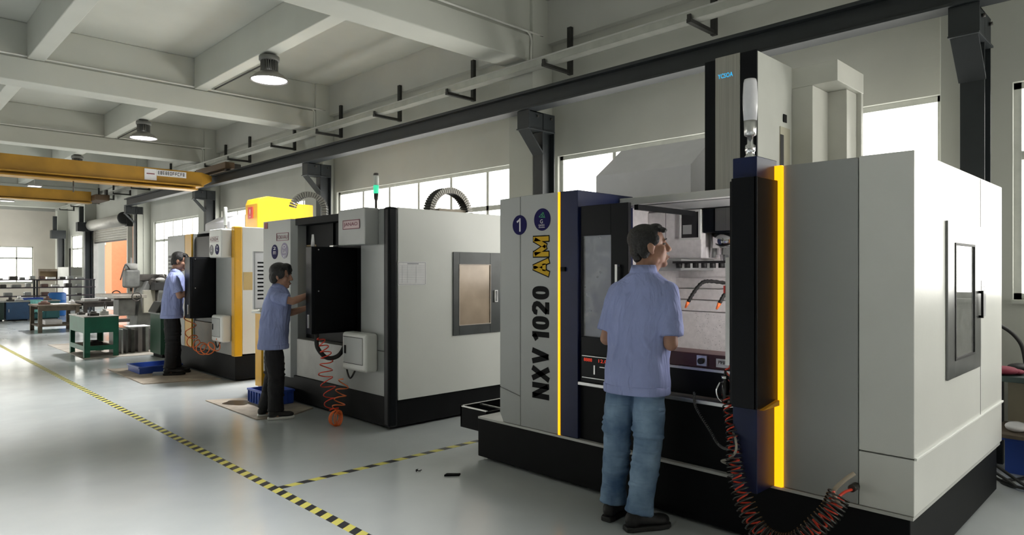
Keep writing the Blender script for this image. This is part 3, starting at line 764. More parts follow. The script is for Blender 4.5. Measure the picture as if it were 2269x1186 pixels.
# hoses of the nearest machine
path = spline([(3.36, 1.775, .86), (3.33, 1.75, .76), (3.29, 1.705, .63), (3.26, 1.68, .52), (3.24, 1.655, .42), (3.22, 1.60, .30), (3.20, 1.52, .195), (3.20, 1.42, .155), (3.21, 1.33, .185), (3.24, 1.255, .27), (3.28, 1.20, .35), (3.32, 1.18, .42)], 10)
AH = thing('air_hose', (3.3, 1.5, 0), 'coiled black and red air hose drooping below the operator console', 'hose')
MB().tube(coil(path, lambda t: .020 + .030 * min(1, t * 2.2), 56, 14), .0042, 6).build('black_coil', mat('hose_black', (.035, .033, .032), .25), AH)
MB().tube(coil(path, lambda t: .024 if t < .42 else .03, 30, 12), .0045, 6).build('red_coil', REDH, AH)
MB().tube(spline([(3.32, 1.17, .36), (3.31, 1.20, .43), (3.33, 1.16, .49), (3.36, 1.125, .525)], 8), .010, 8).build('pipe', mat('tan_tube', (.42, .36, .28), .4), AH)
MB().tube(spline([(3.32, 1.19, .40), (3.38, 1.175, .42), (3.45, 1.165, .42), (3.5, 1.165, .425)], 8), .007, 8).build('red_tail', REDH, AH)
MB().cyl((3.44, 1.165, .425), (3.4995, 1.165, .425), .018).build('fitting', OILIRON, AH)
MB().tube(spline([(3.29, 1.70, .63), (3.25, 1.665, .60), (3.23, 1.655, .55), (3.25, 1.70, .50), (3.28, 1.76, .47), (3.28, 1.72, .46)], 8), .006, 8).build('clear_tube', mat('clear_tube', (.28, .26, .22), .3), AH)
MB().tube(coil(spline([(3.36, 1.775, .86), (3.34, 1.765, .91), (3.34, 1.755, .98)], 6), .012, 3, 12), .0045, 6).build('upper_coil', REDH, AH)
AG = thing('air_gun', (3.33, 1.765, .80), 'chrome air blow gun hanging on the console', 'tool')
MB().lathe([(.006, .15), (.008, .12), (.02, .115), (.02, .10), (.012, .095), (.024, .08), (.022, .03), (.016, .01), (.016, -.01), (.01, -.03)], (3.33, 1.765, .80), 12).build('body', mat('gun_black', (.03, .03, .03), .2, .6), AG)
m = MB().tube(spline([(3.31, 1.785, .88), (3.30, 1.80, .84), (3.305, 1.795, .80), (3.32, 1.78, .775)], 6), .005, 6); m.build('lever', CHROME, AG)
MB().lathe([(.02, .115), (.021, .108), (.02, .10)], (3.33, 1.765, .80), 12).build('ring', CHROME, AG)
MB().tube(coil(spline([(3.515, 2.06, .765), (3.48, 2.03, .69), (3.45, 1.93, .585), (3.42, 1.85, .512), (3.38, 1.77, .52), (3.36, 1.73, .62)], 10), .006, 60, 8), .0025, 5).build('coiled_cable', mat('grey_coil', (.16, .16, .16), .35), label='thin coiled grey cable hanging across the black apron', cat='cable')
# debris
MB().prism([(3.02, 3.78), (3.06, 3.80), (3.13, 3.73), (3.10, 3.71)], 'z', 0, .012).build('scrap_piece', INK, label='small dark scrap piece on floor near the machine base', cat='scrap')
m = MB()
for k in range(6): m.tube([(2.93 + random.random() * .04, 3.98 + random.random() * .05, .003), (2.93 + random.random() * .05, 3.98 + random.random() * .06, .012)], .003, 4)
m.build('swarf', INK, label='curled dark metal swarf on floor near the cross tape', cat='scrap')
# ================================================================== second machine (grey-white, black corner post)
def circle_badge(parent, x, y, z, r, mt, letters, pm=WPRINT):
    s = disc((x, y, z), U, V, r, r).build('badge', mt, parent)
    h = r * .42
    for k, L_ in enumerate(letters):
        text(L_, U, V, (x - .003, y + r * .42, z + r * .28 - k * r * .62), r * .84, h, .0, .0005).build('badge_mark', pm, s)
    return s
def console(M, xf, x0, y0, y1, z0, z1, sc=1.0):
    """black swing-out operator console: its thin edge looks towards the aisle"""
    c = B(x0, xf - .02, y0, y1, z0, z1).build('operator_console', BLACKG, M, .006)
    B(x0 + .04, xf - .03, y0 - .006, y0, z0 + .03, z1 - .02).build('rear_cover', BLACK, c, .003)
    frame_ring(y0 + .035, y0 + .065, z0 + .06, z0 + .19, .008, x0 - .012, x0 - .0005).build('grip_handle', SILVER, c)
    for zz in (z1 - .03, z0 + .42):
        MB().cyl((x0 + .07, y0 - .006, zz), (x0 + .07, y0 - .011, zz), .006).build('screw', SILVER, c)
    B(x0 + .06, xf - .12, y1, y1 + .012, z0 + .38, z1 - .08).build('screen', mat('screen_lit', (.05, .07, .09), .1, emit=(.3, .4, .45), estr=.25), c)
    B(x0 + .04, xf - .10, y1, y1 + .018, z0 + .06, z0 + .34).build('keyboard', GREY_P, c)
    return c
def utility_box(M, xf, y0, y1, z0, z1):
    """white wall box with a rounded cover, a hatch and a lock"""
    b = B(xf - .14, xf - .001, y0, y1, z0, z1).build('utility_box', WHITE_M, M, .03, seg=4)
    h = B(xf - .146, xf - .139, y0 + .05, y1 - .04, z0 + .07, z1 - .04).build('box_hatch', WHITE_D, b, .002)
    B(xf - .152, xf - .146, y1 - .09, y1 - .06, z0 + .16, z0 + .24).build('lock', INK, h, .006)
    B(xf - .148, xf - .1462, y0 + .05, y1 - .04, z0 + .07, z0 + .074).build('hatch_gap', INK, h); B(xf - .148, xf - .1462, y0 + .05, y1 - .04, z1 - .044, z1 - .04).build('hatch_gap', INK, h)
    B(xf - .10, xf - .02, y1, y1 + .05, z1 - .14, z1 - .03).build('bracket', RUBBER, b, .01)
    MB().tube(spline([(xf - .06, y1 + .03, z1 - .14), (xf - .07, y1 + .04, z0 + .05), (xf - .08, y1 - .05, z0 - .09), (xf - .07, y1 - .15, z0 + .01)], 8), .009, 6).build('cable', RUBBER, b)
    return b
M2 = thing('machining_center', (4.5, 6.5, 0), 'grey-white machining centre with a black corner post and green signal lamp', 'machine')
B(3.53, 5.5, 5.215, 7.85, .02, .30).build('base', BLACK, M2, .006)
for (x, y) in ((3.65, 5.35), (3.65, 7.7), (5.35, 5.35), (5.35, 7.7)):
    MB().cyl((x, y, 0), (x, y, .02), .05).build('foot', OILIRON, M2)
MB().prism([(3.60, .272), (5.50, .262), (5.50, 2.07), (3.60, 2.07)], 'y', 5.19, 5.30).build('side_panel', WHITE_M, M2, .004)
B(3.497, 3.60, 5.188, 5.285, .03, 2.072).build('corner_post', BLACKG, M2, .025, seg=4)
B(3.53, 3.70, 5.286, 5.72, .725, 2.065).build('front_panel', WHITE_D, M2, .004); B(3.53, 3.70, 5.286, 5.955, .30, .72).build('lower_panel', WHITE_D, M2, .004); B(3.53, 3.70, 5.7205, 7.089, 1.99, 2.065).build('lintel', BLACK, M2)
hb = MB().prism([(5.408, 1.725), (5.895, 1.725), (5.895, 2.045), (5.868, 2.068), (5.408, 2.072)], 'x', 3.382, 3.53).build('header_box', WHITE_D, M2, .008)
fr = MB().prism([(5.50, 1.882), (5.795, 1.882), (5.795, 1.957), (5.52, 1.962), (5.50, 1.945)], 'x', 3.378, 3.3815).build('brand_plate', mat('pink_plate', (.55, .38, .40), .4), hb)
text('JANAO', U, V, (3.3775, 5.78, 1.898), .25, .044, .012, .001).build('brand_lettering', mat('maroon_ink', (.16, .01, .04), .5), fr)
m = frame_ring(5.495, 5.80, 1.877, 1.966, .007, 3.376, 3.3778); m.build('plate_border', MATS['maroon_ink'], fr)
# opening with black door frame
B(3.66, 3.70, 5.7205, 7.089, .72, 1.99).build('door_panel', BLACK, M2, .004)
B(3.648, 3.66, 6.86, 7.06, 1.0, 1.76).build('door_window', glass('tan_glass', (.62, .50, .30), .2, .1, .5), M2)
B(3.640, 3.66, 6.45, 6.53, 1.75, 1.99).build('door_post', BLACK, M2)
B(3.655, 3.6595, 6.85, 7.07, .99, 1.77).build('window_backing', mat('tan_backing', (.50, .40, .22), .5), M2)
B(3.545, 3.70, 5.96, 7.085, .30, .715).build('apron', mat('apron_grey', (.24, .235, .22), .38, .1, .18, 4), M2, .004)
# left cabinet
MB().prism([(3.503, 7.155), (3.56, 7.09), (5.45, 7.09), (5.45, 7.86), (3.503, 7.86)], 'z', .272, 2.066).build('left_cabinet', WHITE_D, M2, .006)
pl = frame_ring(7.20, 7.50, 1.825, 1.915, .006, 3.4985, 3.5028).build('brand_border', mat('maroon_ink', (.2, .02, .04), .5), M2)
text('FOKVAU', U, V, (3.502, 7.485, 1.845), .26, .045, .008, .001).build('brand_lettering', MATS['maroon_ink'], pl)
circle_badge(M2, 3.5025, 7.55, 1.70, .085, DECAL, ('2', 'm'))
circle_badge(M2, 3.5025, 7.30, 1.71, .09, mat('decal_violet', (.035, .015, .12), .35), ('O', 'La', 'wo'))
B(3.498, 3.503, 7.74, 7.82, 1.98, 2.05).build('red_sticker', mat('dull_red', (.30, .05, .05), .5), M2)
MB().prism([(7.20, 1.52), (7.24, 1.56), (7.28, 1.50), (7.25, 1.44), (7.20, 1.45)], 'x', 3.4975, 3.5028).build('warning_sticker', YEL, M2)
B(5.42, 5.50, 5.30, 7.85, .30, 2.06).build('rear_panel', GREY_P, M2); B(3.60, 5.42, 5.30, 7.09, 2.03, 2.06).build('roof', WHITE_D, M2)
console(M2, 3.675, 3.155, 6.0, 6.12, .86, 1.715)
m = MB().lathe([(.02, 0), (.016, .05), (.010, .12)], (3.20, 6.06, 1.716), 10); m.build('joystick', PAPER, M2)
B(3.40, 3.46, 6.02, 6.10, 1.716, 1.735).build('knob', SILVER, M2, .006)
utility_box(M2, 3.53, 5.41, 5.84, .52, .885)
MB().tube(spline([(3.24, 6.06, .86), (3.25, 6.06, .72), (3.32, 6.0, .62), (3.42, 5.95, .64), (3.50, 5.95, .76), (3.53, 5.96, .86)], 8), .022, 8).build('conduit_loop', RUBBER, M2)
# door with window in the side
m = MB().box(4.253, 4.332, 5.178, 5.189, .83, 1.667).box(4.752, 4.90, 5.178, 5.189, .83, 1.667).box(4.332, 4.752, 5.178, 5.189, .83, .932).box(4.332, 4.752, 5.178, 5.189, 1.54, 1.667)
D = m.build('side_door', mat('charcoal_door', (.045, .05, .052), .4, .1, .2, 6), M2, .003)
TG = mat('coolant_glass', (.40, .31, .235), .18, .1, .22, 3)
B(4.332, 4.752, 5.183, 5.188, .932, 1.54).build('pane', TG, D)
frame_ring(4.326, 4.758, .926, 1.546, .008, 5.174, 5.1775, 'y').build('gasket', mat('gasket_tan', (.5, .42, .36), .5), D)
frame_ring(4.805, 4.845, 1.15, 1.275, .009, 5.160, 5.1775, 'y').build('door_handle', PAPER, D)
s = B(3.594, 3.917, 5.1835, 5.188, 1.343, 1.566).build('document_sheet', PAPER, M2)
GI = mat('grey_ink', (.35, .35, .38), .6)
m = frame_ring(3.60, 3.911, 1.349, 1.56, .004, 5.1825, 5.1833, 'y')
for k in range(11): m.box(3.61, 3.90, 5.1825, 5.1833, 1.365 + k * .016, 1.3665 + k * .016)
for x in (3.64, 3.70, 3.80): m.box(x, x + .0015, 5.1825, 5.1833, 1.365, 1.53)
m.box(3.70, 3.83, 5.1825, 5.1833, 1.54, 1.55)
m.build('printed_table', GI, s)
# signal tower
S2 = thing('signal_tower', (3.60, 5.56, 2.068), 'slim signal tower glowing green on top of second machine', 'signal lamp')
MB().lathe([(.03, 0), (.03, .01), (.012, .015), (.012, .09), (.02, .11), (.022, .16)], (3.60, 5.56, 2.068)).build('pole', OILIRON, S2)
MB().lathe([(.024, .16), (.026, .165), (.026, .235), (.024, .24)], (3.60, 5.56, 2.068)).build('green_lens', emat('green_lens', (.05, .65, .35), 1.1), S2)
MB().lathe([(.024, .24), (.026, .245), (.026, .33), (.025, .335)], (3.60, 5.56, 2.068)).build('clear_lens', mat('clear_lens', (.6, .62, .58), .2), S2)
MB().lathe([(.026, .335), (.026, .35), (.02, .358)], (3.60, 5.56, 2.068)).build('cap', OILIRON, S2)
def drag_chain(M, c, r, a0, a1, ax, wid, n, foot, leg=0):
    """cable chain: a row of links along an arc in the plane spanned by ax and z"""
    ax = Vector(ax); sd = Vector((0, 0, 1)).cross(ax)
    dark = MB(); lite = MB(); c = Vector(c)
    for k in range(n):
        a = a0 + (a1 - a0) * (k + .5) / n; da = (a1 - a0) / n * .36
        for sgn, mm, rr0, rr1, w0, w1 in ((0, dark, r - .03, r + .03, -.5, .5), (1, lite, r - .034, r + .034, -.53, -.46), (1, lite, r - .034, r + .034, .46, .53)):
            pts = []
            for ww in (w0, w1):
                for aa, rr in ((a - da, rr0), (a + da, rr0), (a + da, rr1), (a - da, rr1)):
                    pts.append(c + ax * math.cos(aa) * rr + Vector((0, 0, math.sin(aa) * rr)) + sd * ww * wid)
            mm.rings([pts[:4], pts[4:]], False)
    for k in range(leg):
        z = c.z - (k + .5) * .032; e = ax * r
        for mm, h0, w0, w1, q_ in ((dark, .011, -.5, .5, .03), (lite, .012, -.53, -.46, .034), (lite, .012, .46, .53, .034)):
            pts = [Vector((c.x, c.y, 0)) + e + ax * s_ * q_ + sd * ww * wid + Vector((0, 0, z + dz)) for dz in (-h0, h0) for s_, ww in ((-1, w0), (1, w0), (1, w1), (-1, w1))]
            mm.rings([pts[:4], pts[4:]], False)
    d = dark.build('cable_chain', RUBBER, M); lite.build('chain_links', mat('chain_grey', (.42, .40, .36), .5), d, kind='stuff')
    for q in foot: d2 = B(*q).build('chain_mount', mat('mount_tan', (.42, .36, .29), .6), M)
drag_chain(M2, (4.95, 6.12, 2.13), .285, R(-8), R(188), (1, 0, 0), .13, 34, [(4.80, 5.2, 6.1, 6.3, 2.061, 2.20)])
drag_chain(M2, (4.05, 7.78, 2.235), .20, R(0), R(170), (.75, -.66, 0), .10, 20, [(4.15, 4.28, 7.58, 7.70, 2.067, 2.08)], 5)
# orange coil hose
H2 = thing('air_hose', (3.3, 6.0, 0), 'orange coil air hose hanging below console of second machine', 'hose')
pa = spline([(3.24, 6.0, .83), (3.28, 5.98, .72), (3.30, 5.97, .60), (3.28, 5.96, .45), (3.30, 5.9, .28), (3.27, 5.82, .12)], 8)
MB().tube(coil(pa, lambda t: .03 + .035 * min(1, t * 2), 9, 16), .0055, 6).build('long_coil', REDH, H2)
pa = spline([(3.40, 5.80, .42), (3.36, 5.80, .30), (3.33, 5.78, .20), (3.28, 5.77, .10)], 8)
MB().tube(coil(pa, .055, 4, 16), .0055, 6).build('short_coil', ORANGEH, H2)
m = MB()
for k in range(5):
    a = k * .7
    rr = .065 + .005 * (k % 3)
    m.tube([(3.25 + .02 * k * .4 + math.cos(t_) * rr * math.cos(a * .3), 5.74 + .3 * math.cos(t_) * rr - .01 * k, .078 + math.sin(t_) * rr) for t_ in [i * math.pi / 12 for i in range(24)]], .0055, 6, True)
m.build('bundle', ORANGEH, H2)

# ================================================================== third machine (yellow and white)
X3 = 3.58
M3 = thing('machining_center', (4.5, 10.2, 0), 'white machining centre with yellow stripes and a yellow head, farthest one', 'machine')
B(X3 + .02, 5.5, 8.94, 11.55, .02, .34).build('base', BLACK, M3, .006)
for (x, y) in ((3.7, 9.1), (3.7, 11.4), (5.35, 9.1), (5.35, 11.4)):
    MB().cyl((x, y, 0), (x, y, .02), .05).build('foot', OILIRON, M3)
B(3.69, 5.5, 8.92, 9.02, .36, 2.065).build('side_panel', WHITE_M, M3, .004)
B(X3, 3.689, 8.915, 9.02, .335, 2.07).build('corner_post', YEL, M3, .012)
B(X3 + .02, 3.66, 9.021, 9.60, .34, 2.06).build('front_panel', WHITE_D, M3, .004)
hb = B(3.45, X3 + .02, 9.03, 9.455, 1.655, 2.04).build('header_box', WHITE_M, M3, .02, seg=3)
mi = MATS['maroon_ink']
pl = B(3.446, 3.4495, 9.10, 9.42, 1.868, 1.872).build('brand_line', mi, hb); B(3.446, 3.4495, 9.11, 9.41, 1.935, 1.939).build('brand_line', mi, hb)
text('KOSDA', U, V, (3.4485, 9.41, 1.882), .29, .045, .01, .001).build('brand_lettering', mi, hb)
circle_badge(hb, 3.449, 9.355, 1.76, .07, mat('decal_grey', (.06, .06, .07), .4), ('2', 'a'))
circle_badge(hb, 3.449, 9.16, 1.765, .07, DECAL, ('3', 'S'))
B(X3 + .04, 3.66, 9.601, 10.46, .74, 1.98).build('door_panel', BLACKG, M3, .004)
B(X3 + .03, 3.66, 9.601, 10.46, .34, .735).build('apron', mat('brown_apron', (.12, .09, .055), .5, 0, .25, 5), M3, .004)
B(X3, X3 + .1, 10.51, 10.79, .335, 2.03).build('yellow_strip', YEL, M3, .004)
MB().prism([(X3 + .02, 10.47), (X3 + .1, 10.47), (5.45, 10.47), (5.45, 11.58), (X3, 11.58), (X3, 10.80), (X3 + .1, 10.80), (X3 + .1, 10.505), (X3 + .02, 10.505)], 'z', .335, 2.03).build('left_cabinet', WHITE_D, M3)
lv = B(X3 - .006, X3, 11.05, 11.52, 1.0, 1.72).build('louver_panel', mat('louver_dark', (.05, .05, .045), .5), M3)
for k in range(12): B(X3 - .02, X3 - .0065, 11.06, 11.51, 1.02 + k * .058, 1.04 + k * .058).build('louver', GREY_P, lv)
B(5.42, 5.50, 9.02, 10.47, .34, 2.06).build('rear_panel', GREY_P, M3); B(3.66, 5.42, 9.02, 10.47, 2.03, 2.06).build('roof', WHITE_D, M3)
console(M3, X3 + .06, 3.27, 9.66, 9.86, .82, 1.67)
utility_box(M3, X3 + .02, 9.04, 9.40, .52, .88)
B(3.70, 3.88, 8.914, 8.919, 1.22, 1.46).build('card', mat('cardboard', (.52, .38, .16), .7), M3)
# yellow spindle head and grey hood on top
MB().prism([(4.17, 2.061), (5.05, 2.061), (5.05, 2.49), (4.72, 2.50), (4.72, 2.555), (4.32, 2.575), (4.20, 2.54), (4.17, 2.46)], 'y', 9.55, 9.98).build('head_cover', YEL, M3, .012)
s = B(4.160, 4.1685, 9.70, 9.86, 2.25, 2.42).build('red_label', REDP, M3); text('!', U, V, (4.159, 9.80, 2.27), .03, .12).build('label_mark', PAPER, s)
MB().prism([(3.95, 2.061), (4.9, 2.061), (4.9, 2.33), (4.15, 2.33), (3.95, 2.22)], 'y', 10.0, 11.0).build('magazine_hood', MATS['hood_grey'], M3, .02)
S3 = thing('signal_tower', (3.66, 9.42, 2.062), 'slim pale signal tower on top of the yellow striped machine', 'signal lamp')
MB().lathe([(.026, 0), (.026, .01), (.012, .015), (.012, .05)], (3.66, 9.42, 2.062)).build('pole', CHROME, S3)
MB().lathe([(.022, .05), (.024, .055), (.024, .29), (.018, .30)], (3.66, 9.42, 2.062)).build('lens', MATS['clear_lens'], S3)
H3 = thing('air_hose', (3.35, 9.5, 0), 'orange coil hose looping beside legs of the farthest worker', 'hose')
m = MB()
m.tube(coil(spline([(3.40, 10.05, .85), (3.40, 10.0, .60), (3.38, 9.85, .47), (3.42, 9.7, .42), (3.40, 9.5, .40), (3.42, 9.3, .44), (3.5, 9.2, .5)], 8), .075, 7, 18), .007, 6)
m.build('coil', ORANGEH, H3)
# yellow tool cabinet with a notice board between second and third machine
TCB = thing('tool_cabinet', (3.85, 8.2, 0), 'yellow tool cabinet with a white notice board between two machines', 'cabinet')
B(3.55, 4.1, 8.02, 8.20, .05, .95).build('body', YEL, TCB, .006)
for (x, y) in ((3.6, 8.06), (4.05, 8.06), (3.6, 8.16), (4.05, 8.16)): MB().cyl((x, y, 0), (x, y, .05), .025).build('caster', RUBBER, TCB)
B(3.53, 4.1, 8.0, 8.26, .95, .975).build('top', WHITE_M, TCB, .004)
bd = B(3.53, 3.95, 8.20, 8.23, 1.0, 1.72).build('notice_board', PAPER, TCB)
frame_ring(3.53, 3.95, 1.0, 1.72, .014, 8.185, 8.1995, 'y').build('board_frame', GREY_P, bd)
m = MB()
for k in range(10): m.box(3.58, 3.88 - .03 * (k % 3), 8.1975, 8.1998, 1.12 + k * .05, 1.14 + k * .05)
m.build('board_print', INK, bd)
B(3.62, 3.66, 8.2, 8.23, .975, 1.0).build('board_foot', GREY_P, TCB)
DP = thing('drip_dish', (3.60, 8.08, .976), 'small steel dish stacked on the yellow tool cabinet', 'dish')
MB().lathe([(.03, 0), (.065, .03), (.07, .03), (.035, -.0)], (3.61, 8.1, .976), 18, False).build('bowl', CHROME, DP)
# mats and trays in front of the machines
PLY = mat('oily_plywood', (.36, .31, .25), .7, 0, .3, 5, .1, 30)
MB().prism([(2.66, 9.56), (3.55, 9.3), (3.56, 11.1), (2.68, 11.36)], 'z', 0, .012).build('floor_board', PLY, label='brown floor board under the farthest worker', cat='board', group='floor boards')
MB().prism([(2.83, 6.50), (3.10, 6.40), (3.50, 6.62), (3.49, 7.56), (2.83, 7.86)], 'z', 0, .012).build('floor_board', PLY, label='oil-stained floor board under the worker at the second machine', cat='board', group='floor boards')
MB().prism([(3.02 + .13 * math.cos(a) * (1 + .2 * math.sin(3 * a)), 7.45 + .16 * math.sin(a) * (1 + .15 * math.cos(4 * a))) for a in [i * math.pi / 12 for i in range(24)]], 'z', .0121, .0128).build('oil_stain', mat('oil', (.03, .022, .016), .3), label='dark oil stain on the nearer floor board', cat='stain')
def crate(x0, x1, y0, y1, z0, h, label, ribs=True, t=.014):
    c = thing('blue_crate', ((x0 + x1) / 2, (y0 + y1) / 2, z0), label, 'crate', 'blue plastic crates')
    B(x0, x1, y0, y1, z0, z0 + t).build('bottom', BLUEB, c)
    for q in ((x0, x1, y0, y0 + t), (x0, x1, y1 - t, y1), (x0, x0 + t, y0 + t, y1 - t), (x1 - t, x1, y0 + t, y1 - t)): B(*q, z0 + t, z0 + h).build('wall', BLUEB, c)
    m = MB(); e = .016
    for q in ((x0 - e, x1 + e, y0 - e, y0), (x0 - e, x1 + e, y1, y1 + e), (x0 - e, x0, y0, y1), (x1, x1 + e, y0, y1)): m.box(*q, z0 + h - .022, z0 + h)
    m.build('rim', BLUEB, c, .004)
    if ribs:
        n = max(2, int((x1 - x0) / .06)); k2 = max(2, int((y1 - y0) / .06))
        for k in range(n + 1): B(x0 + (x1 - x0 - .008) * k / n, x0 + (x1 - x0 - .008) * k / n + .008, y0 - .012, y0 - .0005, z0 + .01, z0 + h - .022).build('rib', BLUEB, c)
        for k in range(k2 + 1): B(x0 - .012, x0 - .0005, y0 + (y1 - y0 - .008) * k / k2, y0 + (y1 - y0 - .008) * k / k2 + .008, z0 + .01, z0 + h - .022).build('rib', BLUEB, c)
    return c
crate(3.14, 3.46, 7.0, 7.42, .0125, .155, 'ribbed blue crate on the board behind legs of second worker')
crate(2.86, 3.42, 10.45, 11.0, .0125, .10, 'shallow blue tray on the board beside the farthest worker', False)
MB().prism([(3.25, .05), (3.36, .05), (3.34, .24), (3.24, .22)], 'y', 7.1, 7.12).build('metal_sheet', WHITE_D, label='bent pale metal sheet leaning in the ribbed blue crate', cat='sheet') 
MB().prism([(2.95, 10.18), (3.16, 10.12), (3.20, 10.24), (3.0, 10.32)], 'z', .0125, .045).build('rag', mat('rag_grey', (.30, .32, .36), .9), label='grey rag on the board beside the shallow blue tray', cat='rag')
# ================================================================== the three workers
SKIN = mat('skin', (.40, .215, .145), .5, 0, .08, 12)
HAIR = mat('black_hair', (.010, .009, .009), .42, 0, .3, 60, .5, 120)
SHIRTM = mat('blue_work_shirt', (.31, .36, .64), .8, 0, .05, 8)
nt = SHIRTM.node_tree; pr = nt.nodes['Principled BSDF']; tcn = nt.nodes.new('ShaderNodeTexCoord')
mp = nt.nodes.new('ShaderNodeMapping'); mp.inputs['Scale'].default_value = (9, 9, 2.6); mp.inputs['Rotation'].default_value = (0, .25, 0)
nz = nt.nodes.new('ShaderNodeTexNoise'); nz.inputs['Scale'].default_value = 1.1; nz.inputs['Detail'].default_value = 3; nz.inputs['Distortion'].default_value = 1.2
bp = nt.nodes.new('ShaderNodeBump'); bp.inputs['Strength'].default_value = .7; bp.inputs['Distance'].default_value = .045
nt.links.new(tcn.outputs['Object'], mp.inputs[0]); nt.links.new(mp.outputs[0], nz.inputs['Vector']); nt.links.new(nz.outputs['Fac'], bp.inputs['Height']); nt.links.new(bp.outputs['Normal'], pr.inputs['Normal'])
def denim():
    m = mat('blue_denim', (.07, .14, .26), .85, 0, .45, 5)
    nt = m.node_tree; pr = nt.nodes['Principled BSDF']; tcn = nt.nodes.new('ShaderNodeTexCoord')
    mp = nt.nodes.new('ShaderNodeMapping'); mp.inputs['Scale'].default_value = (3, 3, 14)
    nz = nt.nodes.new('ShaderNodeTexNoise'); nz.inputs['Scale'].default_value = 1.6; nz.inputs['Detail'].default_value = 3; nz.inputs['Distortion'].default_value = .8
    bp = nt.nodes.new('ShaderNodeBump'); bp.inputs['Strength'].default_value = .5; bp.inputs['Distance'].default_value = .03
    nt.links.new(tcn.outputs['Object'], mp.inputs[0]); nt.links.new(mp.outputs[0], nz.inputs['Vector']); nt.links.new(nz.outputs['Fac'], bp.inputs['Height']); nt.links.new(bp.outputs['Normal'], pr.inputs['Normal'])
    rp = next(n for n in nt.nodes if n.type == 'VALTORGB'); rp.color_ramp.elements[0].color = (.055, .115, .225, 1); rp.color_ramp.elements[1].color = (.27, .40, .56, 1)
    return m
DENIM = denim()
BLKTR = mat('black_trousers', (.008, .008, .010), .8, 0, .2, 8)
EYEW = mat('eye_white', (.30, .27, .25), .4); IRIS = mat('iris_dark', (.015, .010, .008), .2); LIP = mat('lip', (.30, .12, .09), .5)
SOLEW = mat('white_sole', (.72, .71, .69), .5); SHOEB = mat('black_shoe', (.012, .012, .013), .55)

def cap(m, p0, p1, r0, r1, n=14):
    """tapered limb segment with round ends"""
    p0 = Vector(p0); p1 = Vector(p1); d = p1 - p0; L = d.length or 1e-4; t = d / L
    u = t.orthogonal().normalized(); w = t.cross(u); st = []
    for k in range(5): a = -math.pi / 2 + k * math.pi / 8 + .02; st.append((p0 + t * (math.sin(a) * r0), math.cos(a) * r0))
    for k in range(5): a = k * math.pi / 8 - .0; st.append((p1 + t * (math.sin(a) * r1), max(math.cos(a), .02) * r1))
    m.rings([[c + (u * math.cos(2 * math.pi * j / n) + w * math.sin(2 * math.pi * j / n)) * r for j in range(n)] for c, r in st])
def loft(m, rows, n=28, p=2.3):
    """rows of (cx, cy, z, rx, ry): superellipse sections"""
    rr = []
    for cx, cy, z, rx, ry in rows:
        ring = []
        for j in range(n):
            a = 2 * math.pi * j / n; ca, sa = math.cos(a), math.sin(a)
            ring.append((cx + rx * math.copysign(abs(ca) ** (2 / p), ca), cy + ry * math.copysign(abs(sa) ** (2 / p), sa), z))
        rr.append(ring)
    m.rings(rr)
def hand(m, w, d, nrm, curl, thumb=1, s=1.0):
    w = Vector(w); d = Vector(d).normalized(); nrm = Vector(nrm); nrm = (nrm - d * nrm.dot(d)).normalized(); sd = d.cross(nrm) * thumb
    rot = Matrix((sd, nrm, d)).transposed()
    m.ell(w + d * .05 * s, (.040 * s, .016 * s, .055 * s), 14, 10, rot)
    cap(m, w - d * .02 * s, w + d * .04 * s, .027 * s, .028 * s)
    for off, ln in ((.030, .070), (.010, .080), (-.010, .076), (-.029, .060)):
        p = w + d * .09 * s + sd * off * s; dd = d.copy(); r = .0095 * s
        for k, f in enumerate((.45, .32, .23)):
            a = R(curl) * (1 if k else .6); dd = (dd * math.cos(a) + nrm * math.sin(a)).normalized()
            q = p + dd * ln * f * s * 1.15; cap(m, p, q, r, r * .92, 8); p = q; r *= .92
    p = w + d * .03 * s + sd * .032 * s; dd = (d * .7 + sd * .55 + nrm * .35).normalized()
    q = p + dd * .042 * s; cap(m, p, q, .013 * s, .011 * s, 8); dd = (dd + d * .4 + nrm * .35 - sd * .35).normalized(); cap(m, q, q + dd * .034 * s, .011 * s, .009 * s, 8)
def remesh(o, vox, it=3, fac=.5):
    md = o.modifiers.new('union', 'REMESH'); md.mode = 'VOXEL'; md.voxel_size = vox; md.use_smooth_shade = True
    sm = o.modifiers.new('smooth', 'SMOOTH'); sm.iterations = it; sm.factor = fac
    return o
def wrinkle(o, strength, size):
    tx = bpy.data.textures.new('cloth_folds', 'CLOUDS'); tx.noise_scale = size; tx.noise_depth = 1
    md = o.modifiers.new('folds', 'DISPLACE'); md.texture = tx; md.strength = strength; md.mid_level = .5; md.texture_coords = 'LOCAL'
    return o
def shoe(P, name_parent, ankle, yaw, M, white):
    """one shoe: upper and sole, toe along yaw"""
    T = M @ Matrix.Translation((ankle[0], ankle[1], 0)) @ Matrix.Rotation(R(yaw), 4, 'Z')
    m = MB(); m.ell((0, -.035, .062), (.040, .048, .052)); cap(m, (0, -.01, .070), (0, .10, .050), .042, .036); m.ell((0, .125, .047), (.045, .070, .036)); cap(m, (0, -.02, .07), (0, -.01, .11), .042, .045)
    up = remesh(m.xf(T).build('shoe', SHOEB, name_parent), .006, 3)
    out = [(-.030, -.085), (.030, -.085), (.042, -.05), (.042, .03), (.050, .11), (.042, .17), (.015, .20), (-.02, .20), (-.042, .165), (-.048, .10), (-.040, .03), (-.042, -.05)]
    MB().prism(out, 'z', .001, .030).xf(T).build('sole', SOLEW if white else RUBBER, up, .008, seg=3)
    m = MB()
    for k in range(4): m.box(-.022, .022, .028 + k * .022, .034 + k * .022, .088 - k * .006, .0905 - k * .006)
    m.xf(T).build('lace', mat('lace_grey', (.12, .12, .12), .7), up)
    return up
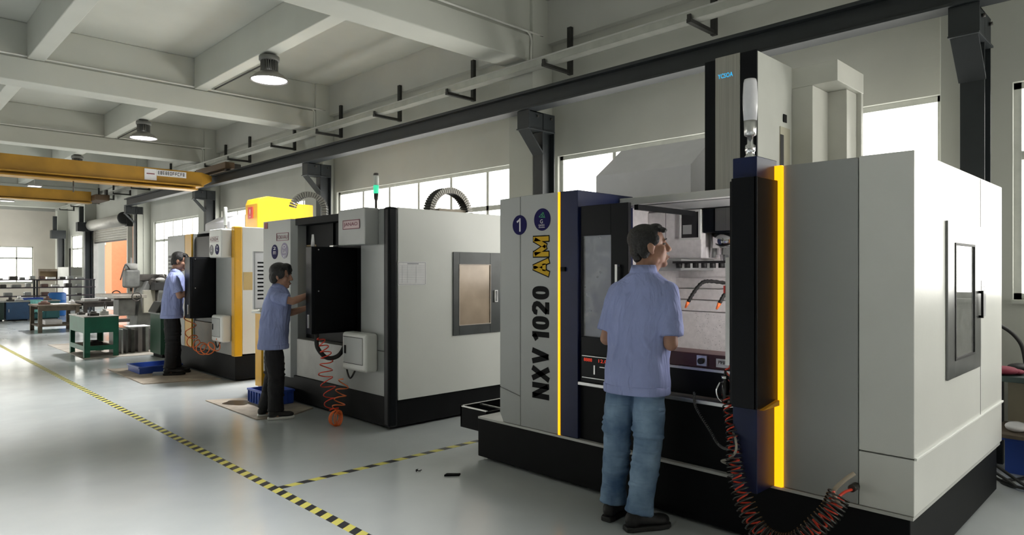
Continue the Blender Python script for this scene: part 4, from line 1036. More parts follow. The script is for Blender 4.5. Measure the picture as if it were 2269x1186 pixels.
def person(name, pos, face, sc, label, J, shirt, trouser, white_sole, hairstyle, vox=.006):
    """J: joints in body space (x right, y forward, z up, metres for a 1.72 m figure)"""
    M = Matrix.Translation((pos[0], pos[1], pos[2])) @ Matrix.Rotation(R(-face), 4, 'Z') @ Matrix.Scale(sc, 4)
    px, py = J['pelvis']; nx, ny = J['neck']; hx, hy, hz = J['head']; ch = J['chest']
    H = Matrix.Translation((hx, hy, hz)) @ Matrix.Rotation(R(-J['head_yaw']), 4, 'Z') @ Matrix.Rotation(R(J['head_pitch']), 4, 'X') @ Matrix.Rotation(R(J.get('head_roll', 0)), 4, 'Y') @ Matrix.Scale(J.get('head_s', 1.0), 4)
    # ---- body
    m = MB(); h = MB()
    h.ell((0, -.012, .035), (.075, .093, .082), 24, 16)
    h.ell((0, .022, -.030), (.060, .062, .080), 20, 14); h.ell((0, .060, -.098), (.027, .023, .019)); h.ell((0, .074, .024), (.050, .014, .012))
    cap(h, (0, .084, .014), (0, .103, -.026), .0085, .0125, 10); h.ell((.012, .094, -.032), (.009, .011, .008)); h.ell((-.012, .094, -.032), (.009, .011, .008))
    h.ell((0, .080, -.060), (.024, .014, .007)); h.ell((0, .079, -.073), (.021, .013, .008))
    for s in (-1, 1):
        h.ell((s * .040, .052, -.022), (.022, .022, .026)); h.ell((s * .046, .002, -.066), (.017, .032, .032))
        h.ell((s * .079, -.012, -.004), (.008, .019, .030)); h.ell((s * .077, -.006, -.030), (.007, .010, .012)); h.ell((s * .074, .0, -.002), (.008, .012, .02))
    m.add(h.xf(H))
    nb = H @ Vector((0, -.025, -.06)); cap(m, (nx, ny, 1.40), nb, .062, .056); cap(m, (nx, ny + .01, 1.43), H @ Vector((0, .02, -.085)), .05, .042)
    loft(m, [(px, py, .82, .13, .09), (px, py, .95, .14, .09), ((px + nx) / 2, (py + ny) / 2, 1.15, .15, .09), (nx, ny, 1.33, .15, .085), (nx, ny, 1.42, .08, .07)])
    for s, a in ((1, 'R'), (-1, 'L')):
        sh, el, wr = (Vector(J[k + a]) for k in ('shoulder', 'elbow', 'wrist'))
        cap(m, sh, el, .046, .040); mid = el.lerp(wr, .3); cap(m, el, mid, .040, .041); cap(m, mid, wr, .040, .028)
        hand(m, wr, J['hand_dir' + a], J['palm' + a], J['curl'], s)
        hp, kn, an = (Vector(J[k + a]) for k in ('hip', 'knee', 'ankle'))
        cap(m, hp, kn, .065, .05); cap(m, kn, an, .05, .036); cap(m, an, an + Vector((0, .02, -.03)), .036, .035)
    body = remesh(m.xf(M).build(name, SKIN, label=label, cat='person'), vox, 3, .45)
    # ---- face details
    for s in (-1, 1):
        e = MB().ell((s * .030, .0705, .006), (.0115, .0085, .0060)).xf(M @ H).build('eye', EYEW, body)
        MB().ell((s * .030, .0785, .006), (.0055, .0022, .0052)).xf(M @ H).build('iris', IRIS, e)
        MB().tube([(s * .014, .0885, .026), (s * .030, .0865, .031), (s * .047, .0735, .026)], [.003, .004, .002], 6).xf(M @ H).build('eyebrow', HAIR, body)
    MB().tube([(-.020, .088, -.0665), (-.008, .0945, -.0655), (0, .095, -.0668), (.008, .0945, -.0655), (.020, .088, -.0665)], [.002, .0042, .0045, .0042, .002], 6).xf(M @ H).build('lips', LIP, body)
    # ---- hair
    m = MB()
    if hairstyle == 'short':
        m.ell((0, -.024, .050), (.083, .090, .078), 24, 14); m.ell((0, .040, .092), (.062, .042, .030)); m.ell((0, -.078, .0), (.060, .030, .062)); m.ell((0, -.07, -.045), (.05, .026, .032))
        for s in (-1, 1): m.ell((s * .072, -.004, .038), (.012, .050, .040)); m.ell((s * .066, -.045, -.008), (.014, .034, .05))
        for k in range(9): m.ell((-.052 + .013 * k, .062 + .012 * math.sin(k), .082 + .006 * math.cos(2 * k)), (.012, .020, .013))
    else:
        m.ell((0, -.026, .046), (.090, .094, .086), 24, 14); m.ell((0, .038, .094), (.070, .050, .034)); m.ell((0, -.080, -.005), (.066, .034, .072))
        for s in (-1, 1): m.ell((s * .076, .006, .022), (.013, .050, .050)); m.ell((s * .07, -.045, -.02), (.016, .036, .058))
        for k in range(8): cap(m, (-.05 + .014 * k, .062, .095), (-.045 + .014 * k, .092 - .002 * abs(k - 4), .060 - .006 * k), .014, .006, 8)
    remesh(m.xf(M @ H).build('hair', HAIR, body), .005, 2)
    # ---- shirt
    m = MB()
    zb = J['hem']; q = lambda z: ((px + (nx - px) * min(1, max(0, (z - .9) / .5))), (py + (ny - py) * min(1, max(0, (z - .9) / .5))))
    rows = []
    for z, rx, ry in ((zb, 1.04, 1.16), (zb + .05, 1.05, 1.18), (.95, 1.0, 1.12), (1.05, .98, 1.08), (1.15, 1.02, 1.08), (1.25, 1.08, 1.07), (1.32, 1.07, 1.0), (1.37, .98, .90), (1.41, .78, .78), (1.44, .56, .66), (1.46, .40, .58)):
        c = q(z); rows.append((c[0], c[1], z, rx * ch[0], ry * ch[1]))
    loft(m, rows)
    for a in ('R', 'L'):
        sh = Vector(J['shoulder' + a]); el = Vector(J['elbow' + a]); end = sh.lerp(el, J['sleeve']); dd = (end - sh)
        cap(m, (nx, ny, 1.395), sh, .055, .064); cap(m, sh, sh + dd * .25, .066, .072)
        u_ = dd.normalized(); o1 = u_.orthogonal().normalized(); o2 = u_.cross(o1)
        m.rings([[sh + dd * f + (o1 * math.cos(2 * math.pi * j / 20) + o2 * math.sin(2 * math.pi * j / 20)) * r for j in range(20)] for f, r in ((.0, .062), (.3, .072), (.65, .071), (1.0, .073))])
    random.seed(int(face))
    def surf(a, z, k=1.0):
        i = max(i_ for i_ in range(len(rows) - 1) if rows[i_][2] <= z); A_, B_ = rows[i], rows[i + 1]; f = (z - A_[2]) / (B_[2] - A_[2]); g = [A_[n_] + (B_[n_] - A_[n_]) * f for n_ in range(5)]
        ca, sa = math.cos(a), math.sin(a)
        return (g[0] + k * g[3] * math.copysign(abs(ca) ** .87, ca), g[1] + k * g[4] * math.copysign(abs(sa) ** .87, sa), z)
    for k in range(16):
        a = 2 * math.pi * k / 16 + random.uniform(-.15, .15); z1 = random.uniform(1.12, 1.30); z0 = random.uniform(zb + .08, 1.0); dr = random.uniform(-.5, .5)
        pts = [surf(a + dr * (i_ / 6) ** 2, z1 + (z0 - z1) * i_ / 6, .985) for i_ in range(7)]
        m.tube(pts, [.002, .008, .012, .013, .011, .008, .002], 8)
    for s_ in (-1, 1):
        m.tube([surf(math.pi * 1.5 + s_ * (1.25 - .16 * i_), 1.27 - .055 * i_, .99) for i_ in range(6)], [.004, .012, .014, .012, .008, .003], 8)
    shb = remesh(m.xf(M).build('shirt', SHIRTM, body), vox + .001, 3, .4); wrinkle(shb, .020, .13)
    c = q(zb)
    m = MB(); loft(m, [(c[0], c[1], zb - .004, ch[0] * 1.06, ch[1] * 1.18), (c[0], c[1], zb + .001, ch[0] * 1.075, ch[1] * 1.20), (c[0], c[1], zb + .042, ch[0] * 1.075, ch[1] * 1.20), (c[0], c[1], zb + .046, ch[0] * 1.05, ch[1] * 1.17)])
    m.xf(M).build('hem_band', SHIRTM, shb)
    m = MB(); rr = []
    for j in range(26):
        a = math.pi / 2 + .25 + (2 * math.pi - .5) * j / 25; rr.append([(nx + r_ * math.cos(a), ny + .0 + r_ * .95 * math.sin(a) + lean, z_ - .030 * max(0, math.sin(a))) for r_, z_, lean in ((.069, 1.452, 0), (.066, 1.492, .006), (.071, 1.496, .006), (.083, 1.452, 0), (.078, 1.440, 0))])
    m.rings(rr, True); m.xf(M).build('collar', SHIRTM, shb)
    # ---- trousers
    m = MB()
    loft(m, [(px, py, .80, ch[0] * .86, ch[1] * .98), (px, py, .88, ch[0] * .90, ch[1] * 1.0), (px, py, .96, ch[0] * .86, ch[1] * .95), (px, py, 1.02, ch[0] * .82, ch[1] * .9)])
    tw = J.get('leg_w', 1.0)
    for a in ('R', 'L'):
        hp, kn, an = (Vector(J[k + a]) for k in ('hip', 'knee', 'ankle'))
        cap(m, hp, hp.lerp(kn, .5), .086, .084 * tw); cap(m, hp.lerp(kn, .5), kn, .086 * tw, .073 * tw); cap(m, kn, kn.lerp(an, .5), .073 * tw, .071 * tw)
        e = an.lerp(kn, .02); u_ = (an - kn).normalized(); o1 = u_.orthogonal().normalized(); o2 = u_.cross(o1); b0 = kn.lerp(an, .45)
        m.rings([[b0.lerp(e, f) + (o1 * math.cos(2 * math.pi * j / 18) + o2 * math.sin(2 * math.pi * j / 18)) * r * tw for j in range(18)] for f, r in ((0, .068), (.5, .066), (.85, .070), (.95, .075), (1.0, .070))])
        for k in range(9):
            f = .34 + .052 * k + random.uniform(-.015, .015); c_ = hp.lerp(kn, f / .5) if f < .5 else kn.lerp(an, (f - .5) / .5); rr_ = (.080 if f < .5 else .070) * tw; tl = random.uniform(-.25, .25); a0 = random.uniform(0, 6.28)
            m.tube([c_ + Vector((math.cos(a0 + q_ * .35) * rr_, math.sin(a0 + q_ * .35) * rr_, tl * rr_ * math.sin(q_ * .35))) for q_ in range(11)], [.001, .005, .008, .010, .011, .011, .011, .010, .008, .005, .001], 6)
    tr = remesh(m.xf(M).build('trousers', trouser, body), vox + .001, 3, .4); wrinkle(tr, .014, .07)
    for a in ('R', 'L'): shoe(None, body, J['ankle' + a], J['foot_yaw' + a], M, white_sole)
    return body

J1 = dict(pelvis=(.05, .055), neck=(.075, .095), head=(.095, .135, 1.600), head_s=1.10, head_yaw=54, head_pitch=8, chest=(.182, .122),
          shoulderR=(.225, .085, 1.340), elbowR=(.268, .03, 1.055), wristR=(.165, .235, 1.085), hand_dirR=(-.40, .78, .38), palmR=(-.75, -.4, .2),
          shoulderL=(-.075, .095, 1.340), elbowL=(-.135, .04, 1.06), wristL=(-.03, .25, 1.06), hand_dirL=(.5, .8, .2), palmL=(.75, -.4, .2), curl=48,
          hipR=(.135, .05, .86), kneeR=(.125, .05, .47), ankleR=(.10, -.03, .085), hipL=(-.035, .055, .86), kneeL=(-.085, .075, .47), ankleL=(-.10, .05, .085),
          foot_yawR=-38, foot_yawL=-4, hem=.765, sleeve=.86, leg_w=1.10)
person('person', (3.20, 2.33, 0), 80, 1.012, 'worker in blue shirt and jeans looking into the nearest machine', J1, SHIRTM, DENIM, False, 'short', .006)
J2 = dict(pelvis=(.0, .0), neck=(.0, .055), head=(.0, .085, 1.575), head_s=1.16, head_yaw=14, head_pitch=-4, chest=(.172, .140),
          shoulderR=(.175, .05, 1.345), elbowR=(.215, .21, 1.30), wristR=(.125, .42, 1.385), hand_dirR=(-.2, .9, .25), palmR=(-.5, .0, -.8),
          shoulderL=(-.175, .05, 1.345), elbowL=(-.20, .17, 1.15), wristL=(-.06, .38, 1.22), hand_dirL=(.2, .9, .3), palmL=(.5, 0, -.8), curl=35,
          hipR=(.085, 0, .86), kneeR=(.09, .035, .47), ankleR=(.10, .03, .085), hipL=(-.085, 0, .86), kneeL=(-.09, -.005, .47), ankleL=(-.09, -.09, .085),
          foot_yawR=8, foot_yawL=10, hem=.775, sleeve=.72, leg_w=1.2)
person('person', (2.998, 6.495, .0), 118, .905, 'worker in blue shirt and white-soled shoes reaching to the second console', J2, SHIRTM, BLKTR, True, 'full', .006)
J3 = dict(pelvis=(.0, .0), neck=(.0, .05), head=(.0, .10, 1.60), head_yaw=0, head_pitch=-14, chest=(.172, .122),
          shoulderR=(.175, .05, 1.355), elbowR=(.21, .13, 1.11), wristR=(.10, .33, 1.22), hand_dirR=(-.2, .9, .3), palmR=(-.6, .0, -.7),
          shoulderL=(-.175, .05, 1.355), elbowL=(-.21, .13, 1.10), wristL=(-.08, .34, 1.18), hand_dirL=(.2, .9, .3), palmL=(.6, 0, -.7), curl=35,
          hipR=(.088, 0, .86), kneeR=(.10, .02, .47), ankleR=(.11, -.01, .085), hipL=(-.088, 0, .86), kneeL=(-.10, .02, .47), ankleL=(-.11, .03, .085),
          foot_yawR=5, foot_yawL=0, hem=.80, sleeve=.78, leg_w=1.15, head_s=1.08)
person('person', (3.20, 10.17, .0125), 116, 1.0, 'worker in blue shirt half hidden behind the farthest console', J3, SHIRTM, BLKTR, False, 'short', .007)
# ================================================================== workbenches and the far end of the hall
t = thing('workbench', (3.0, 13.65, 0), 'dark green steel workbench with metal parts on top', 'workbench')
x0, x1, y0, y1 = 2.745, 3.26, 13.10, 14.2
B(x0 - .01, x1 + .01, y0 - .01, y1 + .01, .685, .70).build('top', mat('bench_steel', (.30, .29, .27), .45, .6, .3), t)
for q in ((x0, x1, y0, y0 + .02), (x0, x1, y1 - .02, y1), (x0, x0 + .02, y0 + .02, y1 - .02), (x1 - .02, x1, y0 + .02, y1 - .02)): B(*q, .42, .685).build('apron_plate', GREENB, t)
for (x, y) in ((x0, y0), (x1 - .085, y0), (x0, y1 - .085), (x1 - .085, y1 - .085)):
    m = B(x, x + .085, y if y == y0 else y + .079, y + .006 if y == y0 else y + .085, 0, .42); m.box(x if x == x0 else x + .079, x + .006 if x == x0 else x + .085, y, y + .085, 0, .42); m.build('leg', GREENB, t)
B(x0 + .02, x1 - .02, y0 + .02, y1 - .02, .165, .18).build('lower_shelf', WOODB, t)
B(x0 + .085, x1 - .085, y0, y0 + .02, .12, .20).build('rail', GREENB, t); B(x0, x0 + .02, y0 + .085, y1 - .085, .12, .20).build('rail', GREENB, t)
def lump(name, c, r, mt, label, cat, group=None, seed=1):
    """irregular machined part: a body, a boss and a flange"""
    random.seed(seed); m = MB(); x, y, z = c
    m.box(x - r[0], x + r[0], y - r[1], y + r[1], z, z + r[2]); m.cyl((x, y, z + r[2] * .6), (x, y, z + r[2] * 1.5), min(r[0], r[1]) * .7)
    m.cyl((x - r[0] * 1.2, y, z + r[2] * .5), (x + r[0] * 1.2, y, z + r[2] * .5), r[2] * .38, n=10)
    return m.build(name, mt, label=label, cat=cat, group=group, bevel=.004)
lump('vise', (2.93, 13.35, .7), (.07, .10, .05), OILIRON, 'dark vise at the near end of green bench', 'vise')
lump('metal_fixture', (3.12, 13.45, .7), (.055, .06, .07), mat('bright_steel', (.55, .55, .53), .35, .7, .15), 'bright square steel fixture on green bench', 'fixture', seed=2)
lump('metal_part', (3.18, 13.75, .7), (.05, .09, .03), SILVER, 'flat bright part on green bench behind the square fixture', 'part', seed=3)
lump('metal_part', (2.85, 13.85, .7), (.05, .08, .035), OILIRON, 'dark lump of iron at the far left of green bench', 'part', seed=4)
B(2.98, 3.2, 14.0, 14.12, .7, .708).build('work_drawing', PAPER, label='white sheet lying at the far end of green bench', cat='paper')
lump('scrap_block', (3.0, 13.6, .18), (.10, .16, .05), OILIRON, 'dark iron block on the lower shelf of green bench', 'block', seed=5)
MB().prism([(2.72, 12.98), (4.5, 12.75), (5.6, 13.4), (5.6, 16.0), (2.72, 16.0)], 'z', 0, .006).build('floor_mat', mat('dirty_mat', (.34, .31, .27), .85, 0, .3, 3), label='dirty tan floor covering under the green bench', cat='mat')
# plates standing on the floor
PL = [(3.29, 13.3, .030, .42, mat('plate_dark', (.12, .12, .115), .45, .5)), (3.37, 13.32, .028, .43, SILVER), (3.45, 13.34, .035, .43, MATS['plate_dark'] if 'plate_dark' in MATS else OILIRON), (3.55, 13.36, .06, .42, OILIRON), (3.68, 13.4, .07, .44, mat('mauve_steel', (.24, .21, .21), .5, .4)), (3.80, 13.42, .05, .45, GREYIRON), (3.93, 13.48, .04, .40, OILIRON), (4.05, 13.5, .06, .41, GREYIRON)]
pn = ['first from the green bench', 'second from the green bench', 'third from the green bench', 'black one in the middle of the row', 'mauve one in the middle of the row', 'tall one right of the mauve plate', 'third from the right end', 'rightmost of the row']
for (x, y, w, h, mt), n_ in zip(PL, pn):
    B(x - w / 2, x + w / 2, y, y + .5, .007, .007 + h).build('steel_plate', mt, label='upright steel plate on the floor, ' + n_, cat='plate', group='plates standing beside the bench', bevel=.003)
B(3.50, 3.86, 13.42, 13.8, .456, .468).build('cover_sheet', PAPER, label='white sheet lying across the standing plates', cat='sheet')
# milling machine
t = thing('milling_machine', (4.80, 16.5, 0), 'grey knee milling machine with turret head behind the plates', 'milling machine')
x, y = 4.80, 16.5
GREYIRON_ = GREYIRON; GREYIRON = mat('mill_grey', (.135, .14, .135), .5, .1, .2, 8)
B(x - .55, x + .35, y - .35, y + .45, .007, .20).build('base', GREYIRON, t, .02)
MB().prism([(x - .42, .20), (x + .30, .20), (x + .24, 1.25), (x - .20, 1.25), (x - .34, .9)], 'y', y - .25, y + .3).build('column', GREYIRON, t, .02)
B(x - .75, x - .42, y - .22, y + .22, .50, .86).build('knee', GREYIRON, t, .02)
B(x - .98, x - .34, y - .75, y + .75, .90, .965).build('table', mat('table_iron', (.33, .31, .28), .4, .5, .2), t, .006)
B(x - .85, x - .40, y - .28, y + .28, .86, .90).build('saddle', OILIRON, t)
B(x - .55, x + .25, y - .13, y + .13, 1.25, 1.40).build('ram', OILIRON, t, .02)
B(x - .60, x - .30, y - .15, y + .15, 1.10, 1.50).build('turret', GREYIRON, t, .05, seg=4); MB().lathe([(.12, 0), (.13, .03), (.13, .12), (.10, .14), (.025, .15), (.02, .27)], (x - .45, y, 1.50), 20).build('motor_head', mat('mill_head', (.26, .26, .25), .45), t)
for k, (dx, dy, dz) in enumerate(((-.15, -.3, 1.22), (.05, -.25, 1.30), (.2, -.2, 1.12), (-.1, .3, 1.2))): MB().cyl((x + dx, y + dy - .12, dz), (x + dx + .1, y + dy + .12, dz + .06), .07, .05).build('gear_housing', OILIRON, t)
MB().lathe([(.02, 0), (.03, .08), (.06, .10), (.075, .30), (.09, .34)], (x - .45, y, 1.02), 16).build('quill', OILIRON, t)
for (dx, dy, dz, r_) in ((-.55, -.78, .93, .09), (-.95, 0, .72, .08), (-.55, .78, .93, .09)):
    w = MB().tube([(x + dx + (r_ * math.cos(a) if abs(dy) > .5 else 0), y + dy + (0 if abs(dy) > .5 else r_ * math.cos(a)), dz + r_ * math.sin(a)) for a in [i * math.pi / 10 for i in range(20)]], .012, 6, True).build('handwheel', OILIRON, t)
    MB().cyl((x + dx, y + dy, dz), (x + dx * .85, y + dy * .92, dz), .018).build('crank_shaft', OILIRON, w)
for k, (a, b_) in enumerate((((x - .5, y - .1, 1.5), (x - .75, y - .35, 1.28)), ((x - .45, y + .12, 1.5), (x - .2, y + .4, 1.3)))):
    MB().tube(spline([a, ((a[0] + b_[0]) / 2, (a[1] + b_[1]) / 2, 1.6 - .1 * k), b_], 6), .012, 6).build('cable', RUBBER, t)
B(x - .30, x - .05, y - .36, y - .255, .55, 1.05).build('switch_box', mat('olive_box', (.30, .29, .24), .5), t, .01)
MB().cyl((x - .06, y - .45, .007), (x - .06, y - .45, 1.30), .035).build('post', OILIRON, t)
B(x - .16, x + .1, y - .62, y - .36, 1.05, 1.22).build('readout', RUBBER, t, .01)
MB().ell((x - .02, y - .55, 1.28), (.10, .10, .05)).build('work_light', mat('mill_head', (.26, .26, .25), .45), t)
t = thing('drill_press', (5.60, 16.3, 0), 'slim grey drill press right of the milling machine', 'drill press')
MB().cyl((5.60, 16.3, .03), (5.60, 16.3, 1.5), .05).build('post', GREYIRON, t); B(5.40, 5.80, 16.0, 16.5, .007, .06).build('base', GREYIRON, t, .01); B(5.36, 5.76, 15.9, 16.5, .86, .90).build('table', OILIRON, t)
B(5.45, 5.76, 15.85, 16.5, 1.35, 1.62).build('head', GREYIRON, t, .04); MB().cyl((5.60, 15.98, 1.1), (5.60, 15.98, 1.35), .04).build('chuck', OILIRON, t)
MB().tube([(5.45, 16.0, 1.45), (5.26, 15.9, 1.58)], .012, 6).build('lever', OILIRON, t); MB().ell((5.26, 15.9, 1.58), (.03, .03, .03)).build('lever_knob', RUBBER, t)
GREYIRON = GREYIRON_
# green cabinet with black cover right of the plates
t = thing('green_cabinet', (3.72, 12.45, 0), 'dark green cabinet with a black box behind the farthest worker', 'cabinet')
B(3.66, 4.3, 12.2, 12.75, .06, .74).build('body', mat('deep_green', (.012, .06, .03), .45), t, .006); B(3.64, 4.32, 12.18, 12.77, .74, .765).build('top', GREYIRON, t); B(3.7, 4.26, 12.24, 12.71, 0, .06).build('plinth', BLACK, t)
MB().prism([(3.60, .766), (4.25, .766), (4.2, .95), (3.70, .95)], 'y', 12.25, 12.7).build('tool_case', RUBBER, label='black case lying on the deep green cabinet', cat='case', bevel=.02)
B(3.9, 4.15, 12.3, 12.6, .951, 1.01).build('cloth_pile', mat('tan_cloth', (.42, .40, .33), .9), label='folded tan cloths on top of the black case', cat='cloth', bevel=.02)
B(4.6, 5.0, 14.2, 14.9, .007, .95).build('storage_bin', mat('pale_green', (.36, .40, .25), .7), label='pale green upright bin behind the deep green cabinet', cat='bin', bevel=.02)
MB().prism([(4.15, .007), (4.58, .007), (4.5, .30), (4.2, .30)], 'y', 13.6, 14.1).build('plastic_sack', mat('pink_sack', (.62, .42, .42), .6), label='pinkish plastic sack on floor beside the plates', cat='sack', bevel=.03)
m = MB(); m.ell((4.36, 13.85, .33), (.17, .2, .045)); m.build('red_rag', REDP, label='red rag on top of the pinkish sack', cat='rag')
# brown table and dark table
def plain_table(x0, x1, y0, y1, h, lab, mt, shelf=True):
    t = thing('work_table', ((x0 + x1) / 2, (y0 + y1) / 2, 0), lab, 'table')
    B(x0, x1, y0, y1, h - .04, h).build('tabletop', mt, t, .004)
    for (x, y) in ((x0 + .03, y0 + .03), (x1 - .11, y0 + .03), (x0 + .03, y1 - .11), (x1 - .11, y1 - .11)): B(x, x + .08, y, y + .08, 0, h - .04).build('leg', mt, t)
    for y in (y0 + .03, y1 - .11): B(x0 + .11, x1 - .11, y + .02, y + .06, h - .14, h - .04).build('rail', mt, t)
    if shelf: B(x0 + .05, x1 - .05, y0 + .05, y1 - .05, .14, .17).build('shelf', mt, t)
    return t
plain_table(3.05, 3.95, 19.15, 20.3, .655, 'brown wooden work table left of the green bench', WOODB)
plain_table(4.05, 6.0, 19.5, 20.5, .70, 'long dark work table behind the green bench', mat('dark_wood', (.045, .035, .03), .6, 0, .3))
lump('gearbox', (3.25, 19.5, .655), (.10, .12, .06), mat('rust_iron', (.20, .12, .10), .7), 'rusty gearbox on the brown work table', 'part', seed=6)
B(3.4, 3.75, 19.3, 19.7, .655, .668).build('paper_sheet', PAPER, label='white sheet spread on the brown work table', cat='paper')
lump('white_bottle_rack', (3.82, 19.5, .655), (.05, .09, .07), PAPER, 'white plastic rack at right end of brown table', 'rack', seed=7)
B(3.25, 3.6, 19.4, 20.0, .17, .28).build('spare_parts_box', PAPER, label='white box on the shelf under the brown table', cat='box', bevel=.01)
for k, (x, w, h, mt, lb) in enumerate(((4.3, .20, .07, SILVER, 'bright metal tray'), (4.62, .14, .05, OILIRON, 'dark iron chuck'), (4.95, .18, .08, PAPER, 'white carton'), (5.35, .16, .13, mat('mustard_tin', (.42, .33, .03), .5), 'mustard yellow tin'))):
    B(x - w, x + w * .6, 19.6, 19.95, .70, .70 + h).build('table_item', mt, label=lb + ' on the long dark work table', cat='container', bevel=.012)
# blue cabinets with cloth, shelf rack against the end
def cabinet(x0, x1, y0, y1, h, lb, mt):
    t = thing('low_cabinet', ((x0 + x1) / 2, (y0 + y1) / 2, 0), lb, 'cabinet', 'low cabinets before the tool shelf')
    B(x0, x1, y0, y1, .04, h - .03).build('body', mt, t, .006); B(x0 - .02, x1 + .02, y0 - .02, y1 + .02, h - .03, h).build('top', GREYIRON, t); B(x0 + .04, x1 - .04, y0 + .04, y1 - .04, 0, .04).build('plinth', BLACK, t)
    n = max(1, round((x1 - x0) / .45)); w = (x1 - x0) / n
    for k in range(n):
        d = B(x0 + k * w + .015, x0 + (k + 1) * w - .015, y0 - .012, y0 - .0005, .07, h - .06).build('door', mt, t, .003); B(x0 + k * w + .06, x0 + k * w + .075, y0 - .03, y0 - .0125, h * .45, h * .6).build('handle', SILVER, d)
    return t
cabinet(2.3, 3.08, 24.3, 25.0, .58, 'black green low cabinet at the left picture edge', mat('black_green', (.008, .03, .025), .45))
cabinet(3.12, 3.68, 24.3, 25.0, .58, 'dark blue low cabinet left of the turquoise cloth', BLUECAB)
cabinet(3.72, 4.45, 24.35, 25.05, .58, 'teal low cabinet under the turquoise cloth', mat('teal_paint', (.012, .10, .11), .45))
m = MB(); rows = []
for i in range(7):
    z = [.592, .592, .585, .50, .40, .30, .22][i]; yy = [24.75, 24.45, 24.315, 24.29, 24.285, 24.29, 24.28][i]
    rows.append([(3.70 + .32 * j / 11, yy + .018 * math.sin(j * 1.9) * (i > 2), z - .02 * (i == 6) * math.sin(j)) for j in range(12)])
for i in range(6):
    for j in range(11): m.poly([rows[i][j], rows[i][j + 1], rows[i + 1][j + 1], rows[i + 1][j]], True)
o = m.build('cloth', CYAN, label='turquoise cloth hanging over the low cabinets', cat='cloth', fix=False); s = o.modifiers.new('thick', 'SOLIDIFY'); s.thickness = .008
rk = thing('tool_shelf', (3.9, 27, 0), 'long dark tool shelf in front of the end wall', 'shelf')
for z in (.62, .90, 1.16): B(1.6, 5.95, 26.8, 27.4, z, z + .03).build('shelf_board', mat('shelf_dark', (.055, .04, .05), .6), rk)
for x in (1.62, 2.9, 4.25, 5.88): 
    for y in (26.82, 27.33): B(x, x + .05, y, y + .05, 0, 1.16).build('post', DARKST, rk)
random.seed(21)
names = ['dark iron lump', 'grey tool box', 'pale carton', 'rusty fixture', 'steel clamp set']; mts = [OILIRON, GREYIRON, WHITE_D, MATS['rust_iron'], SILVER]
for lev, z, n in (('top', 1.19, 14), ('middle', .93, 11), ('lower', .65, 8)):
    for k in range(n):
        x = 1.8 + (k + .5) * 3.9 / n + random.uniform(-.05, .05); i = (k + n) % 5; w = random.uniform(.06, .125); h = random.uniform(.05, .12 if lev != 'middle' else .16)
        B(x - w, x + w, 26.9, 27.2, z, z + h).build('stored_item', mts[i], label='%s, %s from left on the %s board of the tool shelf' % (names[i], NTH[k], lev), cat='stored item', group='items on the tool shelf', bevel=.015)
t = thing('blue_barrel', (4.72, 26.2, 0), 'bright blue plastic drum beside the tool shelf', 'drum')
MB().lathe([(.22, 0), (.25, .03), (.25, .30), (.262, .32), (.25, .34), (.25, .50), (.262, .52), (.25, .54), (.25, .72), (.22, .75)], (4.72, 26.2, 0), 24).build('shell', mat('bright_blue', (.02, .16, .50), .35), t); MB().lathe([(.2, .75), (.2, .765)], (4.72, 26.2, 0), 24).build('lid', BLUEB, t)
B(3.75, 4.30, 25.9, 26.35, 0, .62).build('blue_bin', BLUEB, label='low dark blue bin before the tool shelf', cat='bin', bevel=.02)
for k, (x, y, mt, lb) in enumerate(((2.6, 24.6, OILIRON, 'dark vise'), (2.95, 24.7, PAPER, 'white carton'), (3.25, 24.5, OILIRON, 'black drill body'), (3.5, 24.75, SILVER, 'bright steel bar stack'), (4.2, 24.7, MATS['rust_iron'], 'rusty flange'))):
    m = B(x - .09, x + .09, y - .1, y + .1, .581, .63); m.cyl((x, y, .63), (x, y, .70 + .02 * (k % 2)), .045); m.build('cabinet_item', mt, label=lb + ' on the low cabinets before the tool shelf', cat='item', bevel=.01)
# wooden crate box, grey cabinet, notice by the far wall
t = thing('wooden_crate', (5.75, 33.6, 0), 'open wooden crate stacked at the far corner column', 'crate')
B(5.35, 6.1, 33.3, 33.8, 1.05, 1.12).build('lower_board', WOODB, t); B(5.35, 6.1, 33.3, 33.8, 1.45, 1.55).build('upper_board', WOODB, t); B(5.4, 6.05, 33.7, 33.75, 1.12, 1.45).build('back', mat('light_wood', (.45, .33, .2), .7), t)
for x in (5.35, 6.05): B(x, x + .05, 33.3, 33.8, 0, 1.45).build('upright', WOODB, t)
t = thing('grey_cabinet', (6.1, 31.0, 0), 'tall grey cabinet with a white notice under the far window', 'cabinet')
B(5.85, 6.5, 30.4, 32.4, .05, 1.62).build('body', mat('cabinet_grey', (.38, .38, .35), .5), t, .01); B(5.9, 6.45, 30.45, 32.35, 0, .05).build('plinth', BLACK, t)
B(5.843, 5.849, 30.45, 31.3, .45, 1.25).build('notice', PAPER, t); B(5.90, 6.45, 30.393, 30.399, .3, 1.3).build('door', mat('cabinet_grey2', (.5, .5, .47), .5), t)
t = thing('pedestal_fan', (5.6, 28.9, 0), 'thin dark pole stand left of the roller door', 'stand')
MB().cyl((5.6, 28.9, .03), (5.6, 28.9, 2.3), .03).build('pole', OILIRON, t); MB().cyl((5.6, 28.9, 0), (5.6, 28.9, .03), .2).build('foot', OILIRON, t); MB().tube([(5.6, 28.9, .9), (5.45, 28.6, .92), (5.3, 28.5, .86)], .015, 6).build('arm', OILIRON, t)
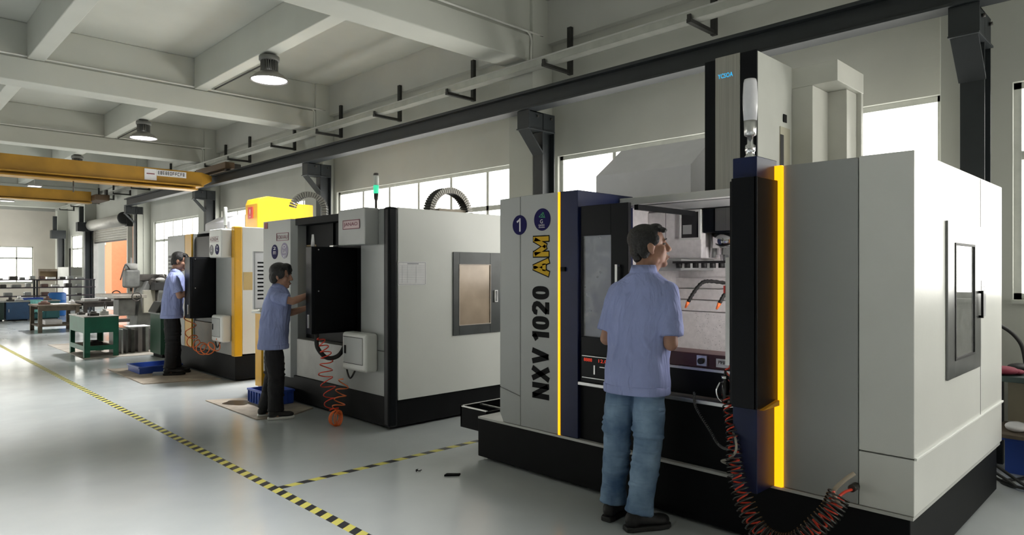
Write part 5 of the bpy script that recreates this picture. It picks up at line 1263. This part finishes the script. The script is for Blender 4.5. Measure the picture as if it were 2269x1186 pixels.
# ------------------------------------------------------------------ right edge: bench, parts, cables
t = thing('side_bench', (6.2, 1.2, 0), 'dark steel side bench at the right edge under the window', 'workbench')
B(5.75, 6.33, .15, 1.10, .70, .74).build('top', mat('green_black', (.015, .035, .032), .4), t, .004); B(5.78, 6.3, .18, 1.07, .30, .325).build('shelf', WOODB, t)
for (x, y) in ((5.77, .17), (6.25, .17), (5.77, 1.03), (6.25, 1.03)): B(x, x + .05, y, y + .05, 0, .70).build('leg', DARKST, t)
B(6.26, 6.30, .25, 1.0, .34, .66).build('cardboard', mat('olive_tan', (.28, .25, .18), .6), label='tan board leaning behind the side bench', cat='board')
random.seed(5)
for k, (x, y, mt, lb) in enumerate(((5.85, .95, mat('maroon_cloth', (.18, .02, .04), .8), 'maroon rag'), (5.95, .70, PAPER, 'white cloth'), (6.1, .90, RUBBER, 'black rubber piece'), (5.9, .42, SILVER, 'steel clamp'))):
    m = MB(); m.ell((x, y, .74 + .03), (.09, .08, .03), 12, 8); m.ell((x + .05, y - .05, .74 + .02), (.06, .06, .02)); m.build('bench_item', mt, label=lb + ' on the side bench at the right edge', cat='item')
crate(6.02, 6.22, .62, .98, 0, .26, 'plain blue bin on floor at the right edge', False)
m = MB(); m.ell((5.95, .90, .36), (.09, .07, .035)); m.ell((6.0, .84, .35), (.05, .05, .025)); m.build('shop_rag', PAPER, label='crumpled white rag on the shelf of the side bench', cat='rag')
MB().tube(spline([(6.0, 1.28, 1.12), (6.12, 1.05, 1.08), (6.2, .92, .95), (6.22, .88, .75)], 8), .014, 8).build('black_cable', RUBBER, label='black cable arching down behind the nearest machine', cat='cable')
for k, pts in enumerate(([(5.52, 1.2, .25), (5.56, .95, .06), (5.62, .75, .012), (5.75, .6, .012), (6.0, .45, .012)], [(5.50, 1.1, .2), (5.58, .85, .03), (5.7, .95, .012), (5.9, .85, .012), (6.2, .8, .012)], [(5.5, 1.0, .2), (5.50, .70, .02), (5.55, .5, .012), (5.75, .2, .012)])):
    MB().tube(spline(pts, 8), .011, 6).build('floor_cable', RUBBER, label=['black cable on floor running under the side bench', 'black cable curling toward the wall at right edge', 'black cable on floor nearest the viewer at right edge'][k], cat='cable', group='cables on the floor at right')
